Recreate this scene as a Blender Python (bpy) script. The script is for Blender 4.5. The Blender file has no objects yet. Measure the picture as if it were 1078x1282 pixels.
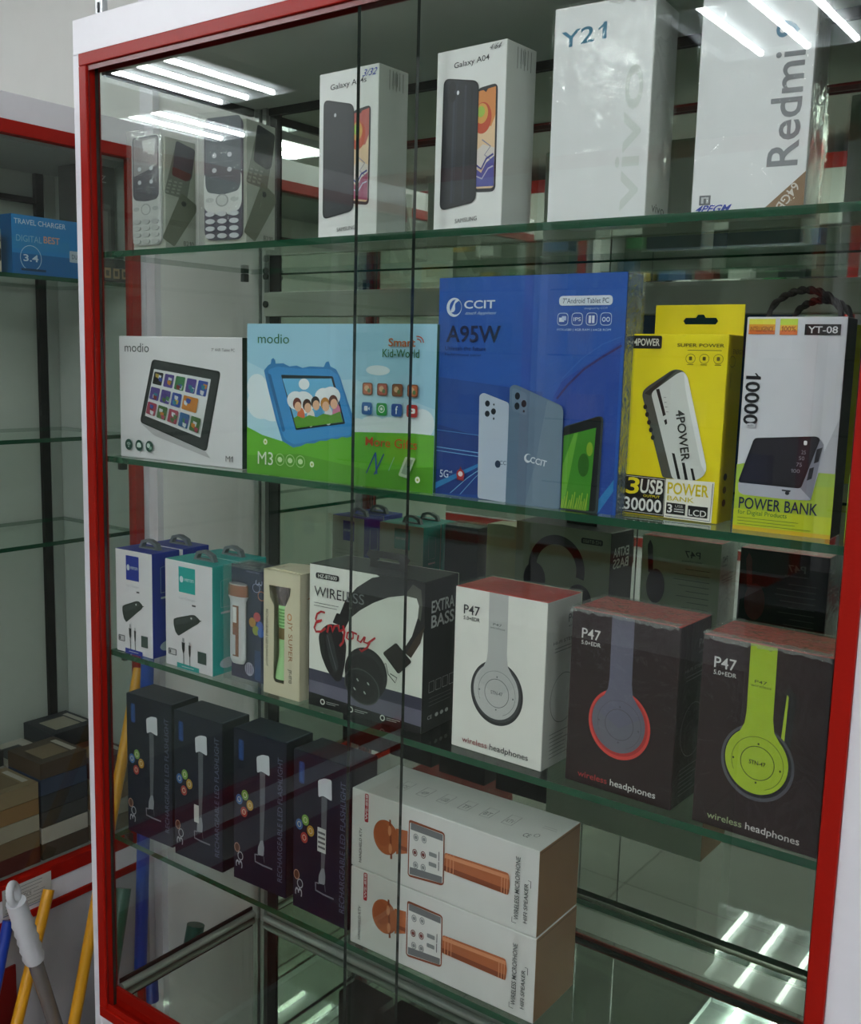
import bpy, bmesh, math, random
from mathutils import Vector, Matrix
random.seed(7)
S = bpy.context.scene
COL = S.collection
PI = math.pi

# ------------------------------------------------------------------ camera, world, exposure
cam_data = bpy.data.cameras.new('camera')
cam_data.sensor_fit = 'HORIZONTAL'; cam_data.sensor_width = 36.0
cam_data.lens = 1284.2 / 1078 * 36
cam_data.clip_start = 0.02; cam_data.clip_end = 60
cam = bpy.data.objects.new('camera', cam_data); COL.objects.link(cam)
cam.matrix_world = Matrix(((0.801830, -0.107682, 0.587770, 1.194745), (0.596976, 0.101157, -0.795856, -0.836380), (0.026242, 0.989026, 0.145394, 0.710469), (0, 0, 0, 1)))
S.camera = cam
w = bpy.data.worlds.new('store_ambient'); S.world = w; w.use_nodes = True
w.node_tree.nodes['Background'].inputs[0].default_value = (0.55, 0.6, 0.65, 1)
w.node_tree.nodes['Background'].inputs[1].default_value = 0.15
S.view_settings.view_transform = 'Standard'
S.view_settings.look = 'None'
S.view_settings.exposure = 0.88
S.view_settings.gamma = 1
TUBE_POWER = 42.0
try:
    S.cycles.max_bounces = 14; S.cycles.transparent_max_bounces = 32
    S.cycles.glossy_bounces = 8; S.cycles.diffuse_bounces = 5
    S.cycles.transmission_bounces = 8
except Exception: pass

# ------------------------------------------------------------------ materials
def lin(c): return c/12.92 if c <= 0.04045 else ((c+0.055)/1.055)**2.4
def hexc(h): h = h.lstrip('#'); return tuple(lin(int(h[i:i+2], 16)/255) for i in (0, 2, 4))+(1,)
MC = {}
def M(h, rough=0.45, metal=0.0, noise=0.04, spec=0.4, bump=0.0, scale=60, name=None):
    key = (h, rough, metal, noise, spec, bump, scale)
    if key in MC: return MC[key]
    m = bpy.data.materials.new(name or 'paint_'+h.strip('#')); m.use_nodes = True
    nt = m.node_tree; b = nt.nodes['Principled BSDF']
    b.inputs['Roughness'].default_value = rough; b.inputs['Metallic'].default_value = metal
    b.inputs['Specular IOR Level'].default_value = spec
    col = hexc(h)
    if noise > 0 or bump > 0:
        tc = nt.nodes.new('ShaderNodeTexCoord'); n = nt.nodes.new('ShaderNodeTexNoise')
        n.inputs['Scale'].default_value = scale; n.inputs['Detail'].default_value = 3
        nt.links.new(tc.outputs['Object'], n.inputs['Vector'])
        mx = nt.nodes.new('ShaderNodeMix'); mx.data_type = 'RGBA'
        mx.inputs['A'].default_value = tuple(c*(1-noise) for c in col[:3])+(1,)
        mx.inputs['B'].default_value = tuple(min(1, c*(1+noise)) for c in col[:3])+(1,)
        nt.links.new(n.outputs['Fac'], mx.inputs['Factor'])
        nt.links.new(mx.outputs['Result'], b.inputs['Base Color'])
        if bump > 0:
            bp = nt.nodes.new('ShaderNodeBump'); bp.inputs['Strength'].default_value = bump
            bp.inputs['Distance'].default_value = 0.002
            nt.links.new(n.outputs['Fac'], bp.inputs['Height']); nt.links.new(bp.outputs['Normal'], b.inputs['Normal'])
    else: b.inputs['Base Color'].default_value = col
    MC[key] = m
    return m
def pane_mat(name, tint, ior=1.5, rough=0.0, bump=0.0, bscale=25, gain=1.0, veil=0.0):
    """thin clear sheet: Fresnel mirror over tinted see-through; only outward faces reflect"""
    m = bpy.data.materials.new(name); m.use_nodes = True; nt = m.node_tree; N = nt.nodes; L = nt.links
    N.clear(); out = N.new('ShaderNodeOutputMaterial')
    tr = N.new('ShaderNodeBsdfTransparent'); gl = N.new('ShaderNodeBsdfGlossy'); gl.inputs['Roughness'].default_value = rough
    gl.inputs['Color'].default_value = (0.95, 1, 0.97, 1)
    fr = N.new('ShaderNodeFresnel'); fr.inputs['IOR'].default_value = ior
    geo = N.new('ShaderNodeNewGeometry')
    inv = N.new('ShaderNodeMath'); inv.operation = 'SUBTRACT'; inv.inputs[0].default_value = 1.0
    L.new(geo.outputs['Backfacing'], inv.inputs[1])
    mul = N.new('ShaderNodeMath'); mul.operation = 'MULTIPLY'; L.new(fr.outputs[0], mul.inputs[0]); L.new(inv.outputs[0], mul.inputs[1])
    g2 = N.new('ShaderNodeMath'); g2.operation = 'MULTIPLY'; g2.use_clamp = True; g2.inputs[1].default_value = gain; L.new(mul.outputs[0], g2.inputs[0])
    mc = N.new('ShaderNodeMix'); mc.data_type = 'RGBA'
    mc.inputs['A'].default_value = tuple(tint)+(1,); mc.inputs['B'].default_value = (1, 1, 1, 1)
    L.new(geo.outputs['Backfacing'], mc.inputs['Factor']); L.new(mc.outputs['Result'], tr.inputs['Color'])
    ms = N.new('ShaderNodeMixShader'); L.new(g2.outputs[0], ms.inputs[0]); L.new(tr.outputs[0], ms.inputs[1]); L.new(gl.outputs[0], ms.inputs[2])
    last = ms
    if veil > 0:
        df = N.new('ShaderNodeBsdfDiffuse'); df.inputs['Color'].default_value = (0.8, 0.85, 0.82, 1)
        m2 = N.new('ShaderNodeMixShader'); m2.inputs[0].default_value = veil
        L.new(ms.outputs[0], m2.inputs[1]); L.new(df.outputs[0], m2.inputs[2]); last = m2
    if bump > 0:
        tc = N.new('ShaderNodeTexCoord'); n = N.new('ShaderNodeTexNoise'); n.inputs['Scale'].default_value = bscale
        n.inputs['Detail'].default_value = 4; n.inputs['Distortion'].default_value = 1.5
        L.new(tc.outputs['Object'], n.inputs['Vector'])
        bp = N.new('ShaderNodeBump'); bp.inputs['Strength'].default_value = bump; bp.inputs['Distance'].default_value = 0.01
        L.new(n.outputs['Fac'], bp.inputs['Height']); L.new(bp.outputs['Normal'], gl.inputs['Normal']); L.new(bp.outputs['Normal'], fr.inputs['Normal'])
    L.new(last.outputs[0], out.inputs['Surface'])
    return m
DOORG = pane_mat('door_glass', (0.90, 0.925, 0.90), gain=1.0)
SIDEG = pane_mat('side_glass', (0.84, 0.88, 0.85), gain=1.0)
SHELFG = pane_mat('shelf_glass', (0.90, 0.955, 0.92), gain=1.0)
FILM = pane_mat('shrink_film', (0.97, 0.97, 0.97), ior=1.4, rough=0.03, bump=0.15, bscale=30)
SEAM = pane_mat('crumpled_film_edge', (0.9, 0.9, 0.9), ior=1.6, rough=0.15, bump=0.6, bscale=200, gain=2.5, veil=0.12)
FILMW = pane_mat('crinkled_film', (0.95, 0.95, 0.95), ior=1.5, rough=0.12, bump=1.0, bscale=90, gain=2.0, veil=0.03)
SLEEVE = pane_mat('clear_plastic_sleeve', (0.93, 0.94, 0.93), ior=1.45, rough=0.04, bump=0.25, bscale=30, veil=0.05)
def mirror_mat(name, c, rough=0.01):
    m = bpy.data.materials.new(name); m.use_nodes = True; nt = m.node_tree
    b = nt.nodes['Principled BSDF']; b.inputs['Metallic'].default_value = 1; b.inputs['Roughness'].default_value = rough
    n = nt.nodes.new('ShaderNodeTexNoise'); n.inputs['Scale'].default_value = 3
    mx = nt.nodes.new('ShaderNodeMix'); mx.data_type = 'RGBA'
    mx.inputs['A'].default_value = tuple(v*0.96 for v in c)+(1,); mx.inputs['B'].default_value = tuple(c)+(1,)
    nt.links.new(n.outputs['Fac'], mx.inputs['Factor']); nt.links.new(mx.outputs['Result'], b.inputs['Base Color'])
    return m
MIRROR = mirror_mat('mirror', (0.60, 0.67, 0.56))
FMIRROR = mirror_mat('floor_mirror', (0.55, 0.60, 0.55))
EDGE = M('#0f4a30', 0.12, 0, 0.15, 0.8, name='green_glass_edge')
REDF = M('#9c1206', 0.42, 0, 0.05, 0.2, 0.1, 300, name='red_painted_metal')
REDD = M('#6e0f0a', 0.35, 0, 0.05, 0.5, name='dark_red_track')
WHITEP = M('#e6e4ea', 0.35, 0, 0.02, 0.5, name='white_painted_panel')
ALU = M('#b4bab4', 0.35, 0.6, 0.05, 0.5, name='aluminium')
RUBBER = M('#141614', 0.6, 0, 0.1, 0.3, name='black_gasket')
WALLW = M('#d8d8d4', 0.7, 0, 0.03, 0.2, 0.1, 20, name='white_wall_paint')
def emit(name, c, s):
    m = bpy.data.materials.new(name); m.use_nodes = True; nt = m.node_tree; nt.nodes.clear()
    o = nt.nodes.new('ShaderNodeOutputMaterial'); e = nt.nodes.new('ShaderNodeEmission')
    e.inputs[0].default_value = tuple(c)+(1,); e.inputs[1].default_value = s; nt.links.new(e.outputs[0], o.inputs[0]); return m
TUBE = emit('lit_tube', (0.95, 0.98, 1.0), TUBE_POWER)

# ------------------------------------------------------------------ mesh helpers
class MB:
    def __init__(s): s.v = []; s.f = []; s.mi = []; s.mats = []; s.sm = []
    def mat(s, m):
        if m not in s.mats: s.mats.append(m)
        return s.mats.index(m)
    def add(s, verts, faces, m, smooth=False):
        o = len(s.v); s.v += [tuple(p) for p in verts]; k = s.mat(m)
        for f in faces: s.f.append(tuple(i+o for i in f)); s.mi.append(k); s.sm.append(smooth)
    def box(s, lo, hi, m, side=None):
        x0, y0, z0 = lo; x1, y1, z1 = hi
        v = [(x0,y0,z0),(x1,y0,z0),(x1,y1,z0),(x0,y1,z0),(x0,y0,z1),(x1,y0,z1),(x1,y1,z1),(x0,y1,z1)]
        s.add(v, [(0,3,2,1),(4,5,6,7),(0,1,5,4),(1,2,6,5),(2,3,7,6),(3,0,4,7)], m)
        if side:   # dict face->material: bottom top front right back left
            k = len(s.mi)-6
            for i, nm in enumerate(('bottom','top','front','right','back','left')):
                if nm in side: s.mi[k+i] = s.mat(side[nm])
        return s
    def cyl(s, a, b, r, m, n=16, r2=None):
        a = Vector(a); b = Vector(b); d = (b-a).normalized(); r2 = r if r2 is None else r2
        t = Vector((0,0,1)) if abs(d.z) < 0.9 else Vector((1,0,0)); u = d.cross(t).normalized(); w_ = d.cross(u)
        v = [a+(u*math.cos(2*PI*i/n)+w_*math.sin(2*PI*i/n))*r for i in range(n)]+[b+(u*math.cos(2*PI*i/n)+w_*math.sin(2*PI*i/n))*r2 for i in range(n)]
        s.add(v, [(i,(i+1)%n,(i+1)%n+n,i+n) for i in range(n)], m, True)
        s.add(v, [tuple(range(n))[::-1], tuple(range(n,2*n))], m); return s
    def tube(s, pts, r, m, n=10, closed=False):
        pts = [Vector(p) for p in pts]; rings = []
        for i, p in enumerate(pts):
            d = (pts[min(i+1,len(pts)-1)]-pts[max(i-1,0)]).normalized()
            t = Vector((0,1,0)) if abs(d.y) < 0.9 else Vector((1,0,0)); u = d.cross(t).normalized(); w_ = d.cross(u)
            rr = r(i) if callable(r) else r
            rings.append([p+(u*math.cos(2*PI*k/n)+w_*math.sin(2*PI*k/n))*rr for k in range(n)])
        v = [q for rg in rings for q in rg]; f = []
        for i in range(len(pts)-1):
            for k in range(n): f.append((i*n+k, i*n+(k+1)%n, (i+1)*n+(k+1)%n, (i+1)*n+k))
        s.add(v, f, m, True); s.add(rings[0], [tuple(range(n))[::-1]], m); s.add(rings[-1], [tuple(range(n))], m); return s
    def prism(s, pts, axis, a, b, m):
        """extrude a 2D polygon along axis from a to b"""
        def mk(p, t):
            return {'x':(t,p[0],p[1]),'y':(p[0],t,p[1]),'z':(p[0],p[1],t)}[axis]
        n = len(pts); v = [mk(p,a) for p in pts]+[mk(p,b) for p in pts]
        s.add(v, [tuple(range(n)), tuple(range(2*n-1,n-1,-1))]+[(i+n,(i+1)%n+n,(i+1)%n,i) for i in range(n)], m); return s
    def build(s, name, parent=None, bevel=0, seg=2):
        me = bpy.data.meshes.new(name); me.from_pydata(s.v, [], s.f)
        for m in s.mats: me.materials.append(m)
        me.polygons.foreach_set('material_index', s.mi); me.polygons.foreach_set('use_smooth', s.sm); me.update()
        o = bpy.data.objects.new(name, me); COL.objects.link(o)
        if parent: o.parent = parent
        if bevel:
            b = o.modifiers.new('bevel', 'BEVEL'); b.width = bevel; b.segments = seg; b.limit_method = 'ANGLE'; b.angle_limit = 0.9
        return o
def thing(name, label, cat, loc=(0,0,0), rz=0, group=None):
    o = bpy.data.objects.new(name, None); COL.objects.link(o); o.empty_display_size = 0.03
    o.location = loc; o.rotation_euler = (0,0,rz); o['label'] = label; o['category'] = cat
    if group: o['group'] = group
    return o
def tag(o, label, cat, group=None):
    o['label'] = label; o['category'] = cat
    if group: o['group'] = group
    return o
def struct(o): o['kind'] = 'structure'; return o
def copy_tree(o, parent=None):
    c = o.copy(); COL.objects.link(c); c.parent = parent
    for ch in list(o.children): copy_tree(ch, c)
    return c

# text outlines (flat mesh, unit box)
TC = {}
def one_glyph(bold):
    b = bold*1.2; h_ = 0.70
    v = [(0,0.50-b),(0.13,0.60),(0.17,h_+b),(0.27+b,h_+b),(0.27+b,0-b),(0.16-b,0-b),(0.16-b,0.53-b),(0.02,0.42-b)]
    return v, [tuple(range(8))]
def text_mesh(s, bold):
    bold = min(bold, 0.018 if len(s) < 9 else 0.006)
    key = (s, bold)
    if key in TC: return TC[key]
    if '1' in s and len(s) <= 9 and s != '1':
        V = []; F = []; x = 0; piece = ''
        for ch in s+'\0':
            if ch in '1\0' and piece:
                v, f, asp, raw = raw_text(piece, bold); o = len(V)
                V += [(a+x-raw[0], b) for a, b in v]; F += [tuple(i+o for i in q) for q in f]; x += raw[1]-raw[0]+0.07+bold*2; piece = ''
            if ch == '1':
                v, f = one_glyph(bold); o = len(V); V += [(a+x+0.03, b) for a, b in v]; F += [tuple(i+o for i in q) for q in f]; x += 0.39+bold*2
            elif ch != '\0': piece += ch
    else:
        V, F, asp, raw = raw_text(s, bold)
    x0 = min(p[0] for p in V); x1 = max(p[0] for p in V); y0 = min(p[1] for p in V); y1 = max(p[1] for p in V)
    v = [((a-x0)/max(1e-6,x1-x0), (b-y0)/max(1e-6,y1-y0)) for a, b in V]
    TC[key] = (v, F, (x1-x0)/max(1e-6,y1-y0)); return TC[key]
def raw_text(s, bold):
    cu = bpy.data.curves.new('lettering', 'FONT'); cu.body = s; cu.size = 1; cu.offset = bold; cu.resolution_u = 3
    cu.fill_mode = 'FRONT'
    ob = bpy.data.objects.new('lettering', cu); COL.objects.link(ob)
    dg = bpy.context.evaluated_depsgraph_get(); me = ob.evaluated_get(dg).to_mesh()
    v = [(p.co.x, p.co.y) for p in me.vertices]; f = [tuple(p.vertices) for p in me.polygons]
    if not v: v = [(0,0),(1,1)]
    ob.evaluated_get(dg).to_mesh_clear(); bpy.data.objects.remove(ob); bpy.data.curves.remove(cu)
    return v, f, 1, (min(p[0] for p in v), max(p[0] for p in v))
class Art:
    """print on one face. coordinates are fractions of the face; later shapes lie on earlier ones"""
    def __init__(s, w, h, face='front', d=0, back=False):
        s.w = w; s.h = h; s.face = face; s.d = d; s.mb = MB(); s.k = 0
    def P(s, u, v):   # metres on the face -> local
        e = 0.00025+s.k*0.00004
        if s.face == 'front': return (u, -e, v)
        if s.face == 'right': return (s.d+e, u, v)
        if s.face == 'back': return (s.w-u, s.d+e, v)
        if s.face == 'top': return (u, v, s.d+e)
    def faces(s, verts, faces, m):
        s.mb.add([s.P(u, v) for u, v in verts], faces, M(m, 0.4, 0, 0.0) if isinstance(m, str) else m); s.k += 1
    def poly(s, pts, m, r=0, n=4):
        p = [(u*s.w, v*s.h) for u, v in pts]
        if r: p = rounded(p, r, n)
        s.faces(p, [tuple(range(len(p)))], m)
    def rect(s, u0, v0, u1, v1, m, r=0): s.poly([(u0,v0),(u1,v0),(u1,v1),(u0,v1)], m, r)
    def ell(s, cu, cv, ru, rv, m, n=40, tilt=0, a0=0, a1=2*PI):
        c = math.cos(tilt); t = math.sin(tilt); P = []
        for i in range(n):
            a = a0+(a1-a0)*i/n; x = ru*s.w*math.cos(a); y = rv*s.h*math.sin(a)
            P.append((cu*s.w+x*c-y*t, cv*s.h+x*t+y*c))
        s.faces(P, [tuple(range(n))], m)
    def ring(s, cu, cv, ru, rv, th, m, n=40, a0=0, a1=2*PI):
        P = []; rx = ru*s.w; ry = rv*s.h
        for i in range(n+1):
            a = a0+(a1-a0)*i/n; ca = math.cos(a); sa = math.sin(a)
            P += [(cu*s.w+rx*ca, cv*s.h+ry*sa), (cu*s.w+(rx-th)*ca, cv*s.h+(ry-th)*sa)]
        s.faces(P, [(2*i,2*i+2,2*i+3,2*i+1) for i in range(n)], m)
    def line(s, pts, th, m):
        p = [Vector((u*s.w, v*s.h)) for u, v in pts]; V = []
        for i, q in enumerate(p):
            d = (p[min(i+1,len(p)-1)]-p[max(i-1,0)]).normalized(); n_ = Vector((-d.y, d.x))*th/2
            V += [tuple(q+n_), tuple(q-n_)]
        s.faces(V, [(2*i,2*i+2,2*i+3,2*i+1) for i in range(len(p)-1)], m)
    def text(s, t, u0, v0, u1, v1, m, rot=0, bold=0.0, shear=0, dy=0):
        """fit lettering to a box of the face (fractions). rot 90 reads upwards, -90 downwards. dy lets the baseline drift"""
        v, f, asp = text_mesh(t, bold); O = []
        W = (u1-u0)*s.w; H_ = (v1-v0)*s.h
        for a, b in v:
            if rot == 90: x, y = 1-b, a
            elif rot == -90: x, y = b, 1-a
            else: x, y = a+shear*b, b
            O.append((u0*s.w+x*W, v0*s.h+y*H_+(dy*s.h*a if rot == 0 else 0)))
        s.faces(O, f, m)
    def textc(s, t, cu, cv, hm, m, ang=0, bold=0.0, stretch=1.0):
        v, f, asp = text_mesh(t, bold); c = math.cos(ang); q = math.sin(ang); O = []
        for a, b in v:
            x = (a-.5)*hm*asp*stretch; y = (b-.5)*hm; O.append((cu*s.w+x*c-y*q, cv*s.h+x*q+y*c))
        s.faces(O, f, m)
    def build(s, name, parent):
        return s.mb.build(name, parent)
def rounded(p, r, n=4):
    out = []; N_ = len(p)
    for i in range(N_):
        a = Vector(p[i-1]); b = Vector(p[i]); c = Vector(p[(i+1)%N_])
        d1 = (a-b); d2 = (c-b); rr = min(r, d1.length/2.2, d2.length/2.2)
        p1 = b+d1.normalized()*rr; p2 = b+d2.normalized()*rr
        for k in range(n+1):
            t = k/n; q = p1*(1-t)**2+b*2*t*(1-t)+p2*t*t; out.append((q.x, q.y))
    return out
def bil(q, u, v):   # q: TL TR BR BL
    a = [q[0][i]*(1-u)+q[1][i]*u for i in (0,1)]; b = [q[3][i]*(1-u)+q[2][i]*u for i in (0,1)]
    return (a[0]*(1-v)+b[0]*v, a[1]*(1-v)+b[1]*v)
def lines(A, u0, u1, v0, v1, n, m, th=0.0006, jag=0.15):
    rnd = random.Random(n*7+int(v0*100))
    for i in range(n):
        v = v1-(v1-v0)*i/max(1, n-1); e = u1-(u1-u0)*jag*rnd.random()
        A.line([(u0, v), (e, v)], th, m)
def vlines(A, u0, u1, v0, v1, n, m, th=0.0006):
    rnd = random.Random(n*5+int(u0*100))
    for i in range(n):
        u = u0+(u1-u0)*i/max(1, n-1); A.line([(u, v1), (u, v0+(v1-v0)*0.15*rnd.random())], th, m)

# ------------------------------------------------------------------ the room
FL = -0.79; CE = 1.9
tile = bpy.data.materials.new('floor_tiles'); tile.use_nodes = True
nt = tile.node_tree; b = nt.nodes['Principled BSDF']; br = nt.nodes.new('ShaderNodeTexBrick'); tc = nt.nodes.new('ShaderNodeTexCoord')
br.offset = 0; br.inputs['Scale'].default_value = 1.0; br.inputs['Brick Width'].default_value = 0.6; br.inputs['Row Height'].default_value = 0.6
br.inputs['Mortar Size'].default_value = 0.004
br.inputs['Color1'].default_value = (0.22,0.22,0.20,1); br.inputs['Color2'].default_value = (0.25,0.25,0.23,1); br.inputs['Mortar'].default_value = (0.15,0.14,0.13,1)
nt.links.new(tc.outputs['Object'], br.inputs['Vector']); nt.links.new(br.outputs['Color'], b.inputs['Base Color']); b.inputs['Roughness'].default_value = 0.25
X0, X1, Y0, Y1 = -5.2, 4.2, -5.0, 0.45
struct(MB().box((X0,Y0,FL-0.05),(X1,Y1,FL), tile).build('floor'))
ceil_m = M('#c9ccc8', 0.8, 0, 0.03, 0.2, name='ceiling_board')
struct(MB().box((X0,Y0,CE),(X1,Y1,CE+0.05), ceil_m).build('ceiling'))
struct(MB().box((X0,Y1,FL),(X1,Y1+0.05,CE), WALLW).build('wall_back'))
struct(MB().box((X0-0.05,Y0,FL),(X0,Y1,CE), WALLW).build('wall_left'))
struct(MB().box((X1,Y0,FL),(X1+0.05,Y1,CE), WALLW).build('wall_right'))
struct(MB().box((X0,Y0-0.05,FL),(X1,Y0,CE), M('#8d938c', 0.8, name='grey_wall_paint')).build('wall_front'))
struct(MB().box((-0.4425,0.436,FL),(-0.405,0.45,CE), WHITEP).build('trim_1'))

# ceiling lights: recessed louvred boxes with three tubes; later copies are added unseen fill
LM = M('#a8acb0', 0.5, 0.0, 0.02, 0.3, name='white_reflector')
def troffer(x, y, label, proto=None):
    if proto:
        o = copy_tree(proto); o.location = (x, y, CE); o['label'] = label; return o
    t = thing('ceiling_light', label, 'ceiling light', (x, y, CE), 0, 'three-tube ceiling lights')
    h = MB(); s = 0.33
    h.box((-s,-s,-0.035),(-s+0.02,s,0.0), LM); h.box((s-0.02,-s,-0.035),(s,s,0.0), LM)
    h.box((-s+0.02,-s,-0.035),(s-0.02,-s+0.02,0.0), LM); h.box((-s+0.02,s-0.02,-0.035),(s-0.02,s,0.0), LM); h.box((-s+0.02,-s+0.02,-0.006),(s-0.02,s-0.02,-0.001), LM)
    h.build('housing', t)
    for k in (-1,0,1): MB().cyl((k*0.17,-0.3,-0.025),(k*0.17,0.3,-0.025), 0.0115, TUBE, 10).build('light_tube', t)
    return t
L0 = troffer(-0.075, -2.8, 'three-tube ceiling light mirrored over the tallest white phone box')
troffer(-3.2, -2.8, 'three-tube ceiling light mirrored just above the silver keypad phone', L0)
troffer(-2.42, -2.25, 'three-tube ceiling light mirrored near the top left corner of the cabinet glass', L0)
troffer(0.9, -1.6, 'added unseen fill light nearest the front of the display cabinet', L0)  # added out of view to light the box fronts
troffer(2.6, -1.4, 'added unseen fill light far to the right of the display cabinet', L0)  # unseen fixture added for extra light from the right
troffer(1.0, -3.7, 'added unseen fill light near the cabinets across the aisle', L0)  # added low-angle frontal light to brighten the cabinet interior
troffer(2.6, -3.7, 'added unseen fill light in the far right corner of the shop', L0)  # second added frontal light reaching into the shelves
troffer(1.6, -3.0, 'added unseen fill light over the back right of the shop', L0)  # unseen fill added to light the shelves from farther back
troffer(-1.2, -1.2, 'added unseen fill light between the left cabinet and the middle of the shop', L0)  # added out of view for general lighting
troffer(-4.4, -1.2, 'added unseen fill light over the far left aisle', L0)  # unseen extra fixture, added only to light the shop

# ------------------------------------------------------------------ main display cabinet
ZT, ZB = 1.0872, -0.2518; FW = 0.0155; D = 0.2954; YS = 0.0172
ZS = [0.8417, 0.5717, 0.3010, 0.0285]; ZF = -0.2175; XR = 1.066
cab = thing('display_cabinet', 'white display cabinet with red-edged opening, glass shelves and sliding glass doors', 'display cabinet')
MB().box((-0.0155,0,ZT),(1.13,0.02,1.131), WHITEP).build('header_panel', cab, 0.0015)
MB().box((-0.0155,0,FL),(0,0.022,ZT), WHITEP).build('side_post', cab, 0.001)
MB().box((1.0,0,FL),(1.13,0.022,ZT), WHITEP).build('side_post', cab, 0.001)
MB().box((0,0,FL),(1.0,0.02,ZB), WHITEP).build('base_panel', cab, 0.001)
MB().box((-0.0155,0.022,FL),(1.13,D+0.02,ZF-0.03), WHITEP).build('base_carcass', cab)
MB().box((-0.0155,0.02,1.0745),(1.13,D+0.02,1.0865), M('#c4c8c0', 0.6, 0, 0.03, name='grey_top_board')).build('top_panel', cab)
def frame_rail(lo, hi): return MB().box(lo, hi, REDF).build('frame_rail', cab, 0.0012)
frame_rail((0,-0.003,ZT-FW),(1.0,0.0185,ZT)); frame_rail((0,-0.003,ZB),(1.0,0.0185,ZB+FW))
frame_rail((0,-0.003,ZB+FW),(FW,0.0185,ZT-FW)); frame_rail((1.0-FW,-0.003,ZB+FW),(1.0,0.0185,ZT-FW))
tk = MB(); tk.box((FW,0.0,ZT-FW-0.006),(1-FW,0.0015,ZT-FW), REDD); tk.box((FW,0.0145,ZT-FW-0.006),(1-FW,0.0165,ZT-FW), REDD); tk.build('door_track', cab)
tk = MB(); tk.box((FW,0.0,ZB+FW),(1-FW,0.0015,ZB+FW+0.008), REDF); tk.box((FW,0.0145,ZB+FW),(1-FW,0.0185,ZF+0.009), REDF); tk.build('door_track', cab)
MB().box((FW,0.0145,ZB+FW+0.008),(FW+0.0025,0.0165,ZT-FW-0.006), REDD).build('door_jamb', cab)
MB().box((FW,0.0,ZB+FW+0.008),(FW+0.002,0.0015,ZT-FW-0.006), REDD).build('door_jamb', cab)
# sliding glass doors
DARKEDGE = M('#26302c', 0.2, 0, 0.1, 0.6, name='dark_ground_glass_edge')
def door(x0, x1, y0, y1):
    z0, z1 = ZB+FW+0.002, ZT-FW-0.001
    s = {'left': DARKEDGE, 'right': DARKEDGE}
    MB().box((x0,y0,z0),(x1,y1,z1), DOORG, s).build('sliding_glass_door', cab)
door(0.018, 0.5385, 0.0088, 0.0138)
door(0.467, 0.983, 0.0020, 0.0070)
# side glass, mirror back, posts
MB().box((0.0095,0.022,ZF),(0.0145,D,1.0745), SIDEG).build('side_glass', cab)
MB().box((XR,0.022,ZF),(XR+0.005,D,1.0745), M('#a9b2ab', 0.3, name='pale_side_board')).build('side_board', cab)
MB().box((0.062,D,ZF-0.02),(XR,D+0.004,1.066), MIRROR).build('back_mirror', cab)
MB().box((0.0145,D-0.004,ZF),(0.020,D+0.004,1.0745), RUBBER).build('corner_gasket', cab)
po = MB(); po.box((0.020,D-0.010,ZF),(0.030,D+0.004,1.0745), ALU); po.box((0.030,D-0.006,ZF),(0.037,D+0.004,1.0745), M('#5f6a64',0.4,0.5)); po.box((0.037,D-0.010,ZF),(0.045,D+0.004,1.0745), ALU); po.build('corner_post', cab)
MB().box((0.045,D-0.002,ZF),(0.066,D+0.004,1.066), RUBBER).build('mirror_edge_strip', cab)
MB().box((0.045,D-0.005,1.064),(XR,D-0.001,1.0745), RUBBER).build('top_gasket', cab)
MB().box((0.0145,0.022,1.064),(0.022,D-0.012,1.0745), RUBBER).build('top_gasket', cab)
bm = MB(); bm.box((0.045,D-0.014,0.771),(XR,D-0.004,0.807), M('#a3ab9c',0.45,0.2,0.05,name='pale_metal_bar')); bm.build('back_crossbar', cab, 0.001)
bm = MB(); bm.box((0.045,D-0.014,-0.012),(XR,D-0.004,0.0195), M('#c6ceBe',0.3,0.1,0.05,name='pale_metal_bar')); bm.build('back_crossbar', cab, 0.001)
sc = MB()
for z in (0.789, 0.856, 0.83): sc.cyl((0.05,D-0.0165,z),(0.05,D-0.0135,z), 0.005, M('#3a403c',0.4,0.8), 12)
sc.box((0.046,D-0.0139,0.80),(0.055,D-0.0125,0.85), M('#6d7671',0.3,0.8)); sc.build('hinge_plate', cab)
# floor of the display space
MB().box((0.0145,0.020,ZF-0.005),(XR,D,ZF), FMIRROR).build('mirror_floor', cab)
r = MB(); r.cyl((0.0195,0.022,ZF+0.006),(0.0195,D-0.01,ZF+0.006), 0.006, ALU, 10); r.build('floor_edge_rail', cab)
r = MB(); r.cyl((0.045,D-0.008,ZF+0.006),(XR,D-0.008,ZF+0.006), 0.006, ALU, 10); r.box((0.045,D-0.004,ZF),(XR,D-0.001,ZF+0.018), M('#8b938c',0.4,0.5)); r.build('floor_edge_rail', cab)
MB().box((0.0145,0.022,ZF+0.0105),(0.018,D-0.01,ZF+0.017), RUBBER).build('floor_gasket', cab)
MB().box((0.0155,0.0185,ZF-0.004),(XR-0.05,0.0225,ZF+0.0035), RUBBER).build('floor_gasket', cab)
# glass shelves and their brackets
for z in ZS:
    s = MB(); s.box((0.0165,YS,z-0.0075),(XR-0.001,D-0.012,z), SHELFG, {'front': EDGE, 'back': EDGE, 'left': EDGE, 'right': EDGE})
    s.build('glass_shelf', cab)
    for y in (0.035, 0.262):
        MB().box((0.0148,y,z-0.020),(0.023,y+0.010,z-0.0078), M('#4a4f4c',0.4,0.7)).build('shelf_bracket', cab, 0.001)

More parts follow.
